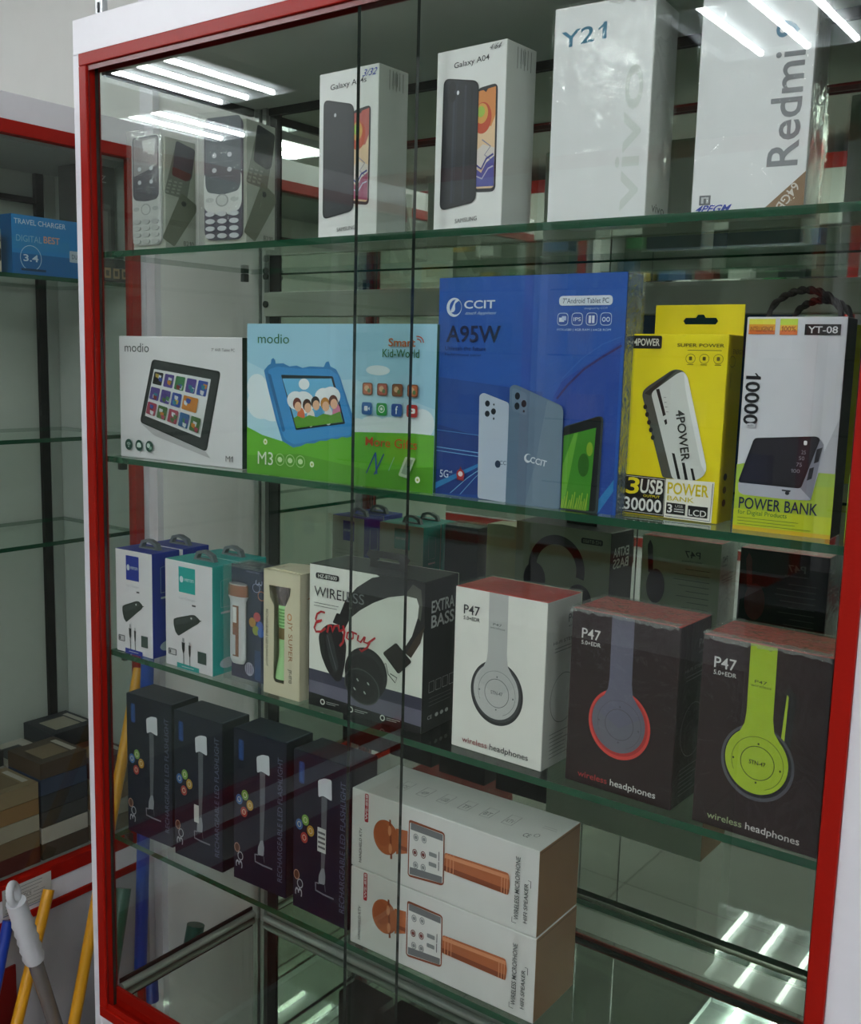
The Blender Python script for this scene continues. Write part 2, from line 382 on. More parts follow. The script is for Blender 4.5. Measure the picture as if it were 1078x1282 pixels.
# ------------------------------------------------------------------ carton helper
def carton(name, label, cat, x, y, z, yaw, w, d, h, base, sides=None, film=None, group=None, part='carton', bevel=0.0012):
    t = thing(name, label, cat, (x, y, z), math.radians(yaw), group)
    s = {k: (M(v, 0.42) if isinstance(v, str) else v) for k, v in (sides or {}).items()}
    MB().box((0,0,0.0002),(w,d,h), M(base, 0.42) if isinstance(base, str) else base, s).build(part, t, bevel)
    if film:
        e = 0.0016; fm = MB().box((-e,-e,0.0001),(w+e,d+e,h+e), film[0], {k: film[1] for k in film[2]} if len(film) > 1 else None)
        fm.build('shrink_film', t)
    return t
def crumple(t, x0, x1, y, z, seed, amp=0.0022, dx=0.0035):
    rnd = random.Random(seed); mb = MB(); n = int((x1-x0)/dx); V = []
    for i in range(n+1):
        x = x0+(x1-x0)*i/n
        V += [(x+rnd.uniform(-1,1)*dx*.5, y-rnd.random()*amp*.7, z-0.001-rnd.random()*amp*1.6), (x+rnd.uniform(-1,1)*dx*.5, y-0.0004-rnd.random()*amp*.5, z+0.0012+rnd.random()*amp*.5), (x+rnd.uniform(-1,1)*dx*.5, y+0.002+rnd.random()*amp*2.2, z+0.0022+rnd.random()*amp*.5)]
    F = []
    for i in range(n):
        a = 3*i; F += [(a,a+3,a+4),(a,a+4,a+1),(a+1,a+4,a+5),(a+1,a+5,a+2)]
    mb.add(V, F, SEAM); mb.build('film_seam', t)
Z1, Z2, Z3, Z4 = ZS
INK = '#22252a'; WH = '#e9ecec'
PHONES = 'phone boxes on the top shelf'

# ---- clear packs of keypad phones
def keypad_phone(n, label, x, w, yaw, h, d, dark):
    t = thing('phone_package', label, 'phone box', (x, 0.030, Z1), math.radians(yaw), PHONES)
    MB().box((0.004,0.006,0.0005),(w-0.002,d-0.001,h-0.010), M('#b9beb2',0.5)).build('inner_card', t, 0.001)
    e = MB().box((0,0,0.0002),(w,d,h), SLEEVE); e.build('clear_sleeve', t)
    # phone seen through the front
    bodyc = '#4a4657' if dark else '#c6cac8'; key = '#c9ccd2' if dark else '#b4b8b6'
    z0 = 0.05*h; z1 = 0.955*h; x0 = 0.10*w; x1 = 0.92*w
    pb = MB(); pts = rounded([(x0,z0),(x1,z0),(x1,z1),(x0,z1)], 0.012, 6)
    pb.prism(pts, 'y', 0.0022, 0.0058, M(bodyc, 0.3)); ph = pb.build('phone', t, 0.0008)
    A = Art(w, h); A.k = 0; A.P = lambda u, v, A=A: (u, 0.0021-A.k*0.00004, v)
    if dark:
        A.poly([(0.10,0.30),(0.15,0.27),(0.35,0.24),(0.65,0.24),(0.86,0.27),(0.92,0.32),(0.92,0.55),(0.10,0.55)], '#d2d6d4', 0.006)
        A.poly([(0.13,0.96),(0.90,0.96),(0.90,0.46),(0.84,0.41),(0.5,0.385),(0.18,0.41),(0.13,0.46)], '#596068', 0.006)
    else:
        A.poly([(0.13,0.945),(0.87,0.945),(0.87,0.46),(0.80,0.425),(0.5,0.41),(0.2,0.425),(0.13,0.46)], '#4b4a55', 0.006)
        A.poly([(0.16,0.93),(0.84,0.93),(0.84,0.70),(0.16,0.62)], '#8f8d90', 0.003)
        A.poly([(0.40,0.91),(0.80,0.92),(0.76,0.78),(0.45,0.83)], '#c9cbcb', 0.003)
    wht = '#c8ccd4'
    for (u, v) in ((0.33,0.68),(0.66,0.68),(0.33,0.57),(0.66,0.57)): A.ell(u, v, 0.05, 0.018, wht, 14)
    for (u, v) in ((0.33,0.63),(0.66,0.63),(0.33,0.52),(0.66,0.52)): A.rect(u-0.09, v, u+0.09, v+0.0025, '#8c909a')
    if dark: A.text('8210', 0.45, 0.81, 0.75, 0.835, wht)
    A.ell(0.5, 0.345, 0.14, 0.048, '#9fa3a2', 24); A.ell(0.5, 0.345, 0.11, 0.038, bodyc if not dark else '#c4c8c6', 24)
    for k in (-1, 1): A.ell(0.5+k*0.27, 0.35, 0.09, 0.018, '#aab0ae' if not dark else '#b9bdbb', 14)
    A.build('screen_and_dial', ph)
    kp = MB()
    for r_ in range(4):
        for c_ in range(3):
            cx = (0.24+0.26*c_)*w; cz = (0.245-0.055*r_)*h
            pts = [(cx+0.0072*math.cos(a*PI/8), cz+0.0030*math.sin(a*PI/8)) for a in range(16)]
            kp.prism(pts, 'y', 0.0010, 0.0024, M(key, 0.3))
    kp.build('keypad', ph)
    # printed side of the card
    A = Art(d, h, 'right', w-0.002)
    A.poly([(0.42,0.90),(0.96,0.86),(0.72,0.45),(0.08,0.47)], '#7d8378', 0.004)
    A.poly([(0.42,0.92),(0.97,0.88),(0.86,0.63),(0.72,0.60),(0.30,0.64)], '#20232a' if dark else '#51545f', 0.004)
    if not dark: A.poly([(0.31,0.70),(0.86,0.67),(0.80,0.62),(0.70,0.60),(0.30,0.63)], '#6e1a22', 0.003)
    for r_ in range(4):
        for c_ in range(3): A.rect(0.20+0.15*c_-0.03*r_, 0.57-0.03*r_, 0.29+0.15*c_-0.03*r_, 0.585-0.03*r_, '#a3a89c')
    A.poly([(0.0,0.10),(0.34,0.04),(0.98,0.36),(0.98,0.42),(0.55,0.50)], '#6f7462' if not dark else '#767b68', 0.003)
    A.ell(0.62, 0.41, 0.07, 0.022, '#1c1f1a', 16)
    A.text('8210', 0.60, 0.06, 0.90, 0.10, '#4b4f48')
    A.build('side_artwork', t)
    return t
keypad_phone(0, 'silver keypad phone in clear sleeve at left end of top shelf', 0.0520, 0.066, 3.1, 0.1508, 0.060, False)
keypad_phone(1, 'keypad phone with dark plum case and pale keys in clear sleeve', 0.1900, 0.072, 7.0, 0.1570, 0.062, True)

# ---- smartphone boxes
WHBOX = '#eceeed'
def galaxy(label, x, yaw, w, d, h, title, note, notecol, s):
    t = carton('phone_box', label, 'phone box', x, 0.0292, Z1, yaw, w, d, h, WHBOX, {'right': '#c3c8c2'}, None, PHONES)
    A = Art(w, h)
    if s:
        T = (0.197,0.882,0.80,0.925); bk = [(0.086,0.844),(0.61,0.786),(0.626,0.156),(0.087,0.117)]; fr_ = [(0.58,0.748),(0.881,0.768),(0.874,0.18),(0.58,0.199)]
        sh = '#2b2d33'
    else:
        T = (0.257,0.885,0.761,0.925); bk = [(0.113,0.851),(0.631,0.804),(0.635,0.145),(0.10,0.113)]; fr_ = [(0.60,0.763),(0.893,0.776),(0.908,0.193),(0.60,0.199)]
        sh = '#23262e'
    A.text(title, *T, INK, bold=0.008, dy=0.012)
    A.poly(fr_, '#2c2c33', 0.006)
    q = [(fr_[0][0], fr_[0][1]-0.018), (fr_[1][0]-0.025, fr_[1][1]-0.018), (fr_[2][0]-0.025, fr_[2][1]+0.02), (fr_[3][0], fr_[3][1]+0.02)]
    A.poly(q, '#e9c9a2' , 0.004)
    A.poly([bil(q,0,0), bil(q,1,0), bil(q,1,0.28), bil(q,0.8,0.38), bil(q,0,0.36)], '#d98a4a' if not s else '#c45b52')
    A.ell(fr_[0][0]+0.09, 0.60, 0.13, 0.085, '#c9502f', 30); A.ell(fr_[0][0]+0.08, 0.625, 0.09, 0.055, '#d9a04a', 24); A.ell(fr_[0][0]+0.07, 0.635, 0.055, 0.03, '#9fc24a', 20)
    A.poly([bil(q,0,0.62), bil(q,0.4,0.55), bil(q,1,0.60), bil(q,1,0.78), bil(q,0,0.80)], '#dfd6cf')
    A.line([bil(q,0.35,0.50), bil(q,0.8,0.58), bil(q,0.5,0.66), bil(q,0.85,0.72)], 0.0012, '#8d8aa0')
    A.poly([bil(q,0,0.78), bil(q,0.35,0.84), bil(q,0.6,0.74), bil(q,1,0.68), bil(q,1,0.98), bil(q,0,0.98)], '#5052a0' if not s else '#a2476a')
    A.line([bil(q,0,0.74), bil(q,0.35,0.80), bil(q,0.6,0.70), bil(q,0.95,0.66)], 0.002, '#3c418c')
    A.line([bil(q,0,0.86), bil(q,0.4,0.90), bil(q,0.7,0.80), bil(q,0.95,0.78)], 0.0015, '#b9b4cf')
    A.poly([bil(q,0.35,0), bil(q,0.6,0), bil(q,0.5,0.03)], '#2c2c33')
    A.poly(bk, '#11141a', 0.008, 6)
    ins = [(bk[0][0]+0.02,bk[0][1]-0.008),(bk[1][0]-0.02,bk[1][1]-0.008),(bk[2][0]-0.02,bk[2][1]+0.008),(bk[3][0]+0.02,bk[3][1]+0.008)]
    A.poly(ins, sh, 0.007, 6)
    if not s:
        for u0, u1, c in ((0.27,0.34,'#343a45'),(0.36,0.40,'#2c313b'),(0.62,0.68,'#333843'),(0.83,0.86,'#1a1d24')):
            A.poly([bil(ins,u0,0.03), bil(ins,u1,0.03), bil(ins,u1,0.97), bil(ins,u0,0.97)], c)
        A.ell(*bil(ins,0.24,0.055), 0.055, 0.03, '#12141a', 20); A.ell(*bil(ins,0.24,0.13), 0.055, 0.03, '#12141a', 20)
        A.ell(*bil(ins,0.42,0.095), 0.018, 0.012, '#e8eaf0', 12)
    else: A.ell(*bil(ins,0.38,0.11), 0.02, 0.012, '#c9ccd2', 12)
    A.text('SAMSUNG', 0.34, 0.036, 0.66, 0.060, INK, bold=0.0, dy=0.008)
    if s: A.text(note, 0.735, 0.935, 0.955, 0.975, notecol, shear=0.2, bold=0.01)
    else: A.text(note, 0.757, 0.955, 0.909, 0.985, notecol, shear=0.25)
    A.build('front_artwork', t)
    A = Art(d, h, 'right', w)
    vlines(A, 0.35, 0.8, 0.86, 0.98, 5, '#7c827c', 0.0012); vlines(A, 0.45, 0.6, 0.89, 0.97, 3, '#565c58', 0.0008)
    A.build('side_artwork', t)
    return t
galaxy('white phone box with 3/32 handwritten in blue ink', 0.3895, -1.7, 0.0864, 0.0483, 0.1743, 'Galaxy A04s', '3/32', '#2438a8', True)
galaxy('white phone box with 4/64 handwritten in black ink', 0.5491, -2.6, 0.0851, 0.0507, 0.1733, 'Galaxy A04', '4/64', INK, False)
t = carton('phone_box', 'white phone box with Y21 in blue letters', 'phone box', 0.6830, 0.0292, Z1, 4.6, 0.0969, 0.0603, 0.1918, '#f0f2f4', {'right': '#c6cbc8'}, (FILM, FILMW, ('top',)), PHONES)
A = Art(0.0969, 0.1918)
A.text('Y21', 0.076, 0.812, 0.535, 0.888, '#3f7f9e', bold=0.012, dy=0.02); 
A.text('vivo', 0.68, 0.04, 0.92, 0.70, '#dfe5e2', rot=90, bold=0.01)
A.build('front_artwork', t)
A = Art(0.0603, 0.1918, 'right', 0.0969); A.text('vivo', 0.25, 0.045, 0.80, 0.085, '#2a2d30', bold=0.004); A.build('side_artwork', t)
crumple(t, 0.055, 0.096, -0.0018, 0.1918, 3, 0.004)
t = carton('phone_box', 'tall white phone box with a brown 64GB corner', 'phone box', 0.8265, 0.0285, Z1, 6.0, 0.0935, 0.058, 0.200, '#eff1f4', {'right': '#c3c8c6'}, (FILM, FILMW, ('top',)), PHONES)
A = Art(0.0935, 0.200)
A.text('Redmi', 0.657, 0.175, 0.925, 0.625, '#8d9096', rot=90, bold=0.012)
A.text('9', 0.66, 0.68, 0.86, 0.745, '#4d7f9e', rot=90, bold=0.008)
A.poly([(0.645,0.002),(0.999,0.002),(0.999,0.150)], '#8a6a48')
A.textc('64GB', 0.86, 0.052, 0.0075, '#d9d2c8', math.radians(235), 0.01)
A.rect(0.075, 0.035, 0.178, 0.075, '#6a6d72'); A.rect(0.092, 0.042, 0.161, 0.068, '#c9ccd0'); A.rect(0.115, 0.042, 0.138, 0.062, '#6a6d72')
A.text('4PEGM', 0.035, 0.004, 0.34, 0.034, '#1f3db0', shear=0.12, bold=0.02)
A.build('front_artwork', t)

# ---- second shelf
t = carton('tablet_box', 'white tablet box printed with M1 at left end of second shelf', 'tablet box', 0.0290, 0.0300, Z2, 2.2, 0.2288, 0.048, 0.1613, '#e0e1e4', {'right': '#173a2b', 'left': '#173a2b', 'top': '#d6d7da'})
A = Art(0.2288, 0.1613)
A.text('modio', 0.053, 0.872, 0.262, 0.944, '#26332f', bold=-0.002)
A.text('7" WiFi Tablet PC', 0.769, 0.892, 0.945, 0.915, '#33393a')
A.poly([(0.18,0.295),(0.72,0.112),(0.76,0.06),(0.30,0.20)], '#bcbdc0', 0.002)
A.poly([(0.290,0.818),(0.842,0.740),(0.728,0.110),(0.177,0.299)], '#1d2022', 0.006, 5)
A.poly([(0.298,0.806),(0.825,0.728),(0.72,0.125),(0.19,0.305)], '#313436', 0.005, 5)
q = [(0.305,0.740),(0.765,0.677),(0.680,0.218),(0.223,0.357)]
A.poly(q, '#dcdfe0')
rnd = random.Random(3); pal = ['#7a2d2a','#2d5a8a','#c07a2a','#3a7a4a','#51408a','#9a3a50','#2a7a8a','#b8a040','#456a3a','#324a9a']
for r_ in range(3):
    n_ = 5
    for c_ in range(n_):
        u0 = 0.02+c_*0.197; v0 = 0.05+r_*0.315; u1 = u0+0.165; v1 = v0+0.255
        if r_ == 1 and c_ == 3: u1 += 0.09
        if r_ == 1 and c_ == 4: continue
        c1 = pal[rnd.randrange(10)]
        A.poly([bil(q,u0,v0),bil(q,u1,v0),bil(q,u1,v1),bil(q,u0,v1)], c1 if (r_, c_) != (0,0) else '#1c1a1a', 0.0018)
        for k in range(3):
            a_ = u0+0.02+rnd.random()*0.08; b_ = v0+0.03+rnd.random()*0.14
            A.poly([bil(q,a_,b_),bil(q,a_+0.07,b_+0.01),bil(q,a_+0.06,b_+0.09),bil(q,a_+0.01,b_+0.07)], pal[rnd.randrange(10)] if k else '#c9cfd4', 0.001)
for u in (0.088,0.179,0.268):
    A.ell(u, 0.109, 0.032, 0.046, '#14463a', 24)
A.ring(0.088,0.095,0.02,0.033,0.0009,'#cfe0d8',12,0.6,2.5); A.ring(0.088,0.095,0.012,0.02,0.0009,'#cfe0d8',10,0.6,2.5); A.ell(0.088,0.093,0.005,0.007,'#cfe0d8',8)
A.ell(0.179,0.112,0.018,0.022,'#cfe0d8',14); A.rect(0.160,0.095,0.198,0.108,'#cfe0d8'); A.ell(0.262,0.115,0.014,0.020,'#cfe0d8',12); A.rect(0.268,0.085,0.289,0.108,'#8fb8a4')
A.text('M1', 0.888, 0.053, 0.943, 0.098, '#333a3a')
A.build('front_artwork', t)
t = carton('tablet_box', 'blue and green children\'s tablet box printed with M3', 'tablet box', 0.2831, 0.0233, Z2, 2.0, 0.2726, 0.050, 0.1771, '#8fc4dc', {'right': '#1d5a40', 'left': '#173a2b', 'top': '#8fc4dc'})
A = Art(0.2726, 0.1771)
A.rect(0,0,1,1,'#9fd0e6'); A.poly([(0,0.75),(0.25,0.62),(0.6,0.66),(1,0.5),(1,0),(0,0)], '#b4dcec')
cl = '#e2eff4'
for u, v, ru, rv in ((0.03,0.58,0.06,0.09),(0.09,0.52,0.07,0.08),(0.04,0.47,0.08,0.1),(0.15,0.44,0.08,0.08),(0.62,0.36,0.06,0.06),(0.70,0.38,0.07,0.06),(0.79,0.37,0.07,0.07),(0.88,0.39,0.08,0.08),(0.96,0.41,0.06,0.09),(0.72,0.72,0.06,0.03)):
    A.ell(max(ru,min(u,1-ru)), v, ru, rv, cl, 24)
A.poly([(0.002,0.311),(0.093,0.265),(0.206,0.235),(0.401,0.282),(0.506,0.314),(0.607,0.332),(0.764,0.343),(0.897,0.351),(1.006,0.352)][:-1]+[(1,0.347),(1,0.0),(0,0.0),(0,0.31)], '#62b32b')
A.poly([(0,0.12),(0.3,0.16),(0.7,0.10),(1,0.16),(1,0),(0,0)], '#559f25')
A.text('modio', 0.065, 0.872, 0.246, 0.934, '#1c6a3a', bold=-0.002)
caseB = '#3a8fce'
A.poly([(0.102,0.694),(0.125,0.727),(0.142,0.740),(0.145,0.768),(0.156,0.778),(0.167,0.764),(0.170,0.741),(0.214,0.745),(0.249,0.726),(0.290,0.733),(0.323,0.719),(0.365,0.731),(0.439,0.729),(0.451,0.761),(0.465,0.766),(0.475,0.734),(0.506,0.717),(0.527,0.670),(0.564,0.540),(0.602,0.410),(0.602,0.308),(0.567,0.292),(0.542,0.296),(0.516,0.279),(0.485,0.280),(0.460,0.263),(0.423,0.259),(0.391,0.239),(0.348,0.234),(0.316,0.213),(0.273,0.199),(0.211,0.236),(0.172,0.374),(0.126,0.575)], '#2f7db8')
A.poly([(0.125,0.701),(0.181,0.723),(0.291,0.714),(0.470,0.718),(0.517,0.681),(0.591,0.397),(0.587,0.312),(0.402,0.263),(0.278,0.219),(0.223,0.252),(0.183,0.375)], caseB, 0.004)
A.poly([(0.123,0.676),(0.142,0.671),(0.228,0.303),(0.211,0.295)], '#25689e', 0.002)
q = [(0.201,0.670),(0.489,0.674),(0.558,0.380),(0.288,0.314)]
A.poly(q, '#1c2830', 0.002)
q = [(0.210,0.646),(0.481,0.659),(0.548,0.391),(0.294,0.328)]
A.poly(q, '#6cb8e0')
for u, v, ru in ((0.15,0.45,0.05),(0.3,0.5,0.06),(0.75,0.42,0.05),(0.9,0.4,0.05),(0.42,0.12,0.03)): A.ell(*bil(q,u,v), ru, ru*1.2, '#eef4f6', 18)
for i, (u, hc) in enumerate(((0.16,'#6a2a1c'),(0.36,'#40241c'),(0.55,'#2c2a2c'),(0.74,'#c08434'),(0.92,'#5a2c1c'))):
    v = 0.55+0.04*(i%2)
    A.ell(*bil(q,u,v+0.24), 0.022, 0.06, ['#d86a3a','#e8e4dc','#4a9ad0','#d8dce0','#d07a9a'][i], 16)
    A.ell(*bil(q,u,v-0.03), 0.024, 0.040, hc, 18); A.ell(*bil(q,u,v+0.03), 0.019, 0.032, '#e8b894', 18)
A.poly([bil(q,0,0.80),bil(q,0.1,0.76),bil(q,0.2,0.82),bil(q,0.35,0.77),bil(q,0.5,0.83),bil(q,0.65,0.77),bil(q,0.8,0.82),bil(q,1,0.76),bil(q,1,1),bil(q,0,1)], '#5a9a2c')
A.text('M3', 0.070, 0.068, 0.160, 0.155, '#e4eede', bold=0.0)
for u in (0.201,0.26,0.319): A.ring(u,0.112,0.026,0.040,0.0007,'#b9e09a',20); A.ell(u,0.112,0.014,0.018,'#cfe8b8',12)
for u, v in [(0.116,0.222),(0.384,0.102),(0.930,0.074)]: A.ell(u,v,0.012,0.02,'#e8f0d8',12); A.ell(u,v,0.005,0.008,'#a8b840',8)
A.text('Smart', 0.775, 0.865, 0.905, 0.915, '#b8622c', bold=0.02); A.ring(0.915,0.89,0.03,0.04,0.0012,'#b84a3c',14,0,1.8); A.ring(0.915,0.89,0.018,0.024,0.0012,'#b84a3c',12,0,1.8)
A.text('Kid-World', 0.747, 0.80, 0.925, 0.85, '#2c6a34', bold=0.025)
ic = ['#c06a4a','#b0584a','#8a5a3a','#c8744a','#2f66a8','#2aa24a','#2f5aa8','#b83030']
for i in range(8):
    u = 0.675+0.0745*(i%4); v = 0.605 if i < 4 else 0.485
    A.rect(u-0.026,v-0.038,u+0.026,v+0.038,'#7a4a34' if i < 4 else ic[i],0.003)
    if i < 4: A.rect(u-0.021,v-0.031,u+0.021,v+0.031,ic[i],0.0025); A.ell(u-0.004,v+0.004,0.012,0.018,'#d9b088',12); A.ell(u+0.008,v-0.010,0.008,0.014,'#5a7a4a',10)
A.rect(0.662,0.470,0.680,0.500,'#e8eef4',0.001); A.poly([(0.682,0.485),(0.690,0.497),(0.690,0.473)],'#e8eef4')
A.ring(0.7495,0.487,0.016,0.024,0.0011,'#e8f4ea',20); A.ell(0.7495,0.487,0.007,0.010,'#e8f4ea',10)
A.text('f', 0.818, 0.462, 0.830, 0.510, '#eef2f8', bold=0.03)
A.rect(0.882,0.470,0.914,0.500,'#eef0f0',0.002); A.poly([(0.893,0.476),(0.893,0.494),(0.904,0.485)],'#b83030')
A.text('More Gifts', 0.672, 0.255, 0.927, 0.312, '#c0521c', bold=0.012)
for p in [(0.683,0.087),(0.723,0.218),(0.754,0.096),(0.767,0.213)]: pass
A.line([(0.679,0.083),(0.724,0.216)], 0.0016, '#2c4a90'); A.line([(0.724,0.218),(0.732,0.085)], 0.0022, '#2f5aa0'); A.line([(0.720,0.080),(0.767,0.213)], 0.0016, '#2c4a90')
A.line([(0.792,0.113),(0.819,0.199)], 0.0008, '#8ab8c0'); A.poly([(0.840,0.090),(0.873,0.209),(0.923,0.205),(0.885,0.078)], '#b9ccb0', 0.002); A.poly([(0.854,0.106),(0.881,0.195),(0.911,0.192),(0.881,0.097)], '#8aa088', 0.001)
A.build('front_artwork', t)

t = carton('tablet_box', 'tall blue tablet box printed with A95W', 'tablet box', 0.5537, 0.0375, Z2, -1.0, 0.2144, 0.032, 0.2238, '#2454a8', {'right': '#2a4c7c', 'left': '#1d3f88'}, (FILM, FILMW, ('top','right')))
A = Art(0.2144, 0.2238)
A.rect(0,0,1,1,'#2258b0'); A.poly([(0,0.55),(0.6,0.50),(0.65,0),(0,0)], '#234d9c'); A.poly([(0.66,0.478),(0.70,0.55),(0.985,0.72),(0.985,0),(0.65,0)],'#2349a2'); A.poly([(0,0.33),(0.3,0.28),(0.3,0.02),(0,0.0)], '#1c3c88')
A.line([(0.679,0.474),(0.730,0.533),(0.811,0.604),(0.900,0.657),(0.988,0.704)], 0.0022, '#3a2a70'); A.line([(0.7,0.56),(0.8,0.65),(0.9,0.71),(0.985,0.74)], 0.0007, '#3a6ac0')
for a, b_, c, th in ((0.0,0.302,'#5c9ad0',0.0006),(0.0,0.222,'#7ab4e0',0.0010),(0.0,0.205,'#7ab4e0',0.0008)): A.line([(0.005,b_),(0.272,b_-0.012)], th, c)
A.poly([(0.003,0.02),(0.27,0.15),(0.27,0.165),(0.003,0.05)], '#2f86c4'); A.line([(0.10,0.01),(0.2,0.09),(0.28,0.14)], 0.0008, '#8ac4e8'); A.line([(0.16,0.01),(0.24,0.09),(0.28,0.125)], 0.0006, '#8ac4e8')
A.poly([(0.915,0.0),(0.985,0.10),(0.985,0.15),(0.915,0.06)], '#2f86c4')
A.ell(0.092,0.867,0.045,0.043,'#dfe8f4',28); A.ell(0.100,0.868,0.035,0.034,'#2258b0',24); A.poly([(0.066,0.840),(0.10,0.905),(0.128,0.90),(0.095,0.885),(0.10,0.85)],'#dfe8f4',0.003)
A.text('CCIT', 0.151, 0.860, 0.328, 0.897, '#e4ecf6', bold=0.02); A.text('touch happiness', 0.151, 0.830, 0.325, 0.848, '#c2d2ec', shear=0.1)
A.text('A95W', 0.050, 0.708, 0.365, 0.785, '#16214e', bold=0.018); A.text('Unleash the future', 0.046, 0.672, 0.286, 0.692, '#152a66'); A.text('Performance tablet', 0.046, 0.648, 0.26, 0.660, '#1a3474')
A.poly([(0.671,0.868),(0.936,0.868),(0.936,0.908),(0.671,0.908)], '#dde6f2', 0.006, 6); A.text('7"Android Tablet PC', 0.69, 0.877, 0.918, 0.899, '#2a3a5c', bold=0.004)
A.text('designed by CCIT', 0.80, 0.850, 0.915, 0.860, '#b4c6e6')
for u in (0.694,0.767,0.839,0.909):
    A.rect(u-0.028,0.785,u+0.028,0.838,'#c6d4ec',0.004); A.rect(u-0.025,0.788,u+0.025,0.835,'#2550a4',0.0035)
A.rect(0.676,0.80,0.702,0.818,'#dfe8f4'); A.rect(0.69,0.806,0.712,0.824,'#c2d2ec'); A.text('IPS',0.75,0.803,0.786,0.819,'#dfe8f4'); 
for u in (0.825,0.842): A.rect(u,0.795,u+0.012,0.826,'#dfe8f4')
A.ring(0.90,0.81,0.009,0.010,0.0008,'#dfe8f4',12); A.ring(0.92,0.81,0.009,0.010,0.0008,'#dfe8f4',12)
A.text('MTK6580 | 4GB RAM | 64GB ROM', 0.669, 0.760, 0.936, 0.772, '#c2d2ec')
A.poly([(0.725,0.358),(0.899,0.411),(0.918,0.409),(0.922,0.393),(0.917,-0.001),(0.737,0.003)][:-1]+[(0.727,0.002)], '#3a4448', 0.003)
A.poly([(0.725,0.353),(0.894,0.408),(0.910,0.405),(0.912,0.393),(0.904,0.007),(0.737,0.003)][:-1]+[(0.727,0.003)], '#14191c', 0.003)
A.poly([(0.728,0.318),(0.889,0.362),(0.872,0.008),(0.728,0.004)], '#3f8a24'); A.poly([(0.728,0.19),(0.78,0.33),(0.80,0.337),(0.74,0.005),(0.728,0.004)], '#66a838'); A.ell(0.835,0.20,0.028,0.05,'#2a6418',16); A.ell(0.862,0.27,0.016,0.03,'#8ab030',14)
for i in range(16):
    u = 0.73+i*0.0085; A.line([(u,0.006),(u+0.006+0.004*(i%3),0.045+0.012*(i%4))], 0.0010, '#94b83c')
A.poly([(0.262,0.473),(0.285,0.486),(0.431,0.446),(0.436,-0.001),(0.271,0.004)], '#b8c6d8', 0.003)
for p in [(0.310,0.438),(0.311,0.392),(0.346,0.404)]: A.ell(p[0],p[1],0.014,0.014,'#1a2430',14)
A.ell(*[(0.347,0.435)][0],0.005,0.005,'#3a4450',8); A.ell(*[(0.349,0.372)][0],0.005,0.006,'#3a4450',8)
A.ell(*[(0.381,0.169)][0],0.016,0.017,'#2a3a50',16); A.text('CC',0.392,0.168,0.428,0.186,'#3a4a60')
A.poly([(0.433,0.516),(0.452,0.527),(0.471,0.526),(0.712,0.447),(0.723,0.426),(0.727,-0.002),(0.432,-0.004)], '#5f7890', 0.004)
A.poly([(0.638,0.467),(0.712,0.443),(0.721,0.423),(0.727,0.002),(0.540,0.000),(0.590,0.197),(0.618,0.361)], '#6d8498', 0.002)
A.poly([(0.446,0.516),(0.528,0.491),(0.531,0.393),(0.449,0.414)], '#6a8298', 0.004)
for p in [(0.477,0.478),(0.477,0.434),(0.514,0.446)]: A.ell(p[0],p[1],0.014,0.016,'#18222c',16)
A.ell(*[(0.515,0.413)][0],0.006,0.006,'#2a3440',8)
A.ell(*[(0.547,0.208)][0],0.020,0.020,'#dfe8f0',18); A.ell(*[(0.552,0.211)][0],0.014,0.014,'#5f7890',16)
A.textc('CCIT', *[(0.605,0.197)][0], 0.0062, '#dfe8f0', math.radians(-9), 0.02)
A.text('5G', 0.043, 0.082, 0.095, 0.118, '#d8e0f0', bold=0.01); A.text('wifi', 0.098,0.106,0.118,0.118,'#d8e0f0')
A.poly([(0.143,0.078),(0.168,0.145),(0.193,0.075)],'#7a2a3a',0.002); A.ell(0.168,0.105,0.024,0.024,'#a82c34',18); A.ell(0.168,0.107,0.014,0.012,'#e8dcdc',14)
A.build('front_artwork', t)

# 4POWER box, with hanging tab
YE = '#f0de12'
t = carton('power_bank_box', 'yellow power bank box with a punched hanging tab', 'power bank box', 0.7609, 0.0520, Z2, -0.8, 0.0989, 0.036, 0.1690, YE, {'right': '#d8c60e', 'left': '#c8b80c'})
hb = MB(); th_ = 0.0006
o = [(0.012,0.169),(0.0985,0.169),(0.0985,0.1968),(0.012,0.1968)]; cx, cz = 0.057, 0.182
hole = [(cx-0.015,cz-0.003),(cx+0.015,cz-0.003),(cx+0.017,cz),(cx+0.015,cz+0.003),(cx+0.005,cz+0.003),(cx+0.003,cz+0.006),(cx-0.003,cz+0.006),(cx-0.005,cz+0.003),(cx-0.015,cz+0.003),(cx-0.017,cz)]
for a, b_ in (((0.012,0.169),(0.0985,cz-0.003)),): hb.box((a[0],0.034,a[1]-0.001),(b_[0],0.0355,b_[1]), M(YE,0.42))
hb.box((0.012,0.034,cz+0.006),(0.0985,0.0355,0.1968), M(YE,0.42)); hb.prism([(0.012,cz-0.003),(cx-0.015,cz-0.003),(cx-0.017,cz),(cx-0.015,cz+0.003),(cx-0.005,cz+0.003),(cx-0.003,cz+0.006),(0.012,cz+0.006)],'y',0.034,0.0355,M(YE,0.42))
hb.prism([(0.0985,cz-0.003),(cx+0.015,cz-0.003),(cx+0.017,cz),(cx+0.015,cz+0.003),(cx+0.005,cz+0.003),(cx+0.003,cz+0.006),(0.0985,cz+0.006)],'y',0.034,0.0355,M(YE,0.42))
hb.build('hanging_tab', t)
A = Art(0.0989, 0.1690)
A.rect(0.063,0.920,0.363,0.990,'#141414',0.002); A.text('4POWER',0.085,0.935,0.342,0.975,'#e8e6d8',bold=0.02)
A.text('SUPER POWER',0.518,0.932,0.964,0.950,'#2a2810',bold=0.012); lines(A,0.62,0.96,0.915,0.915,1,'#4a4614',0.0005)
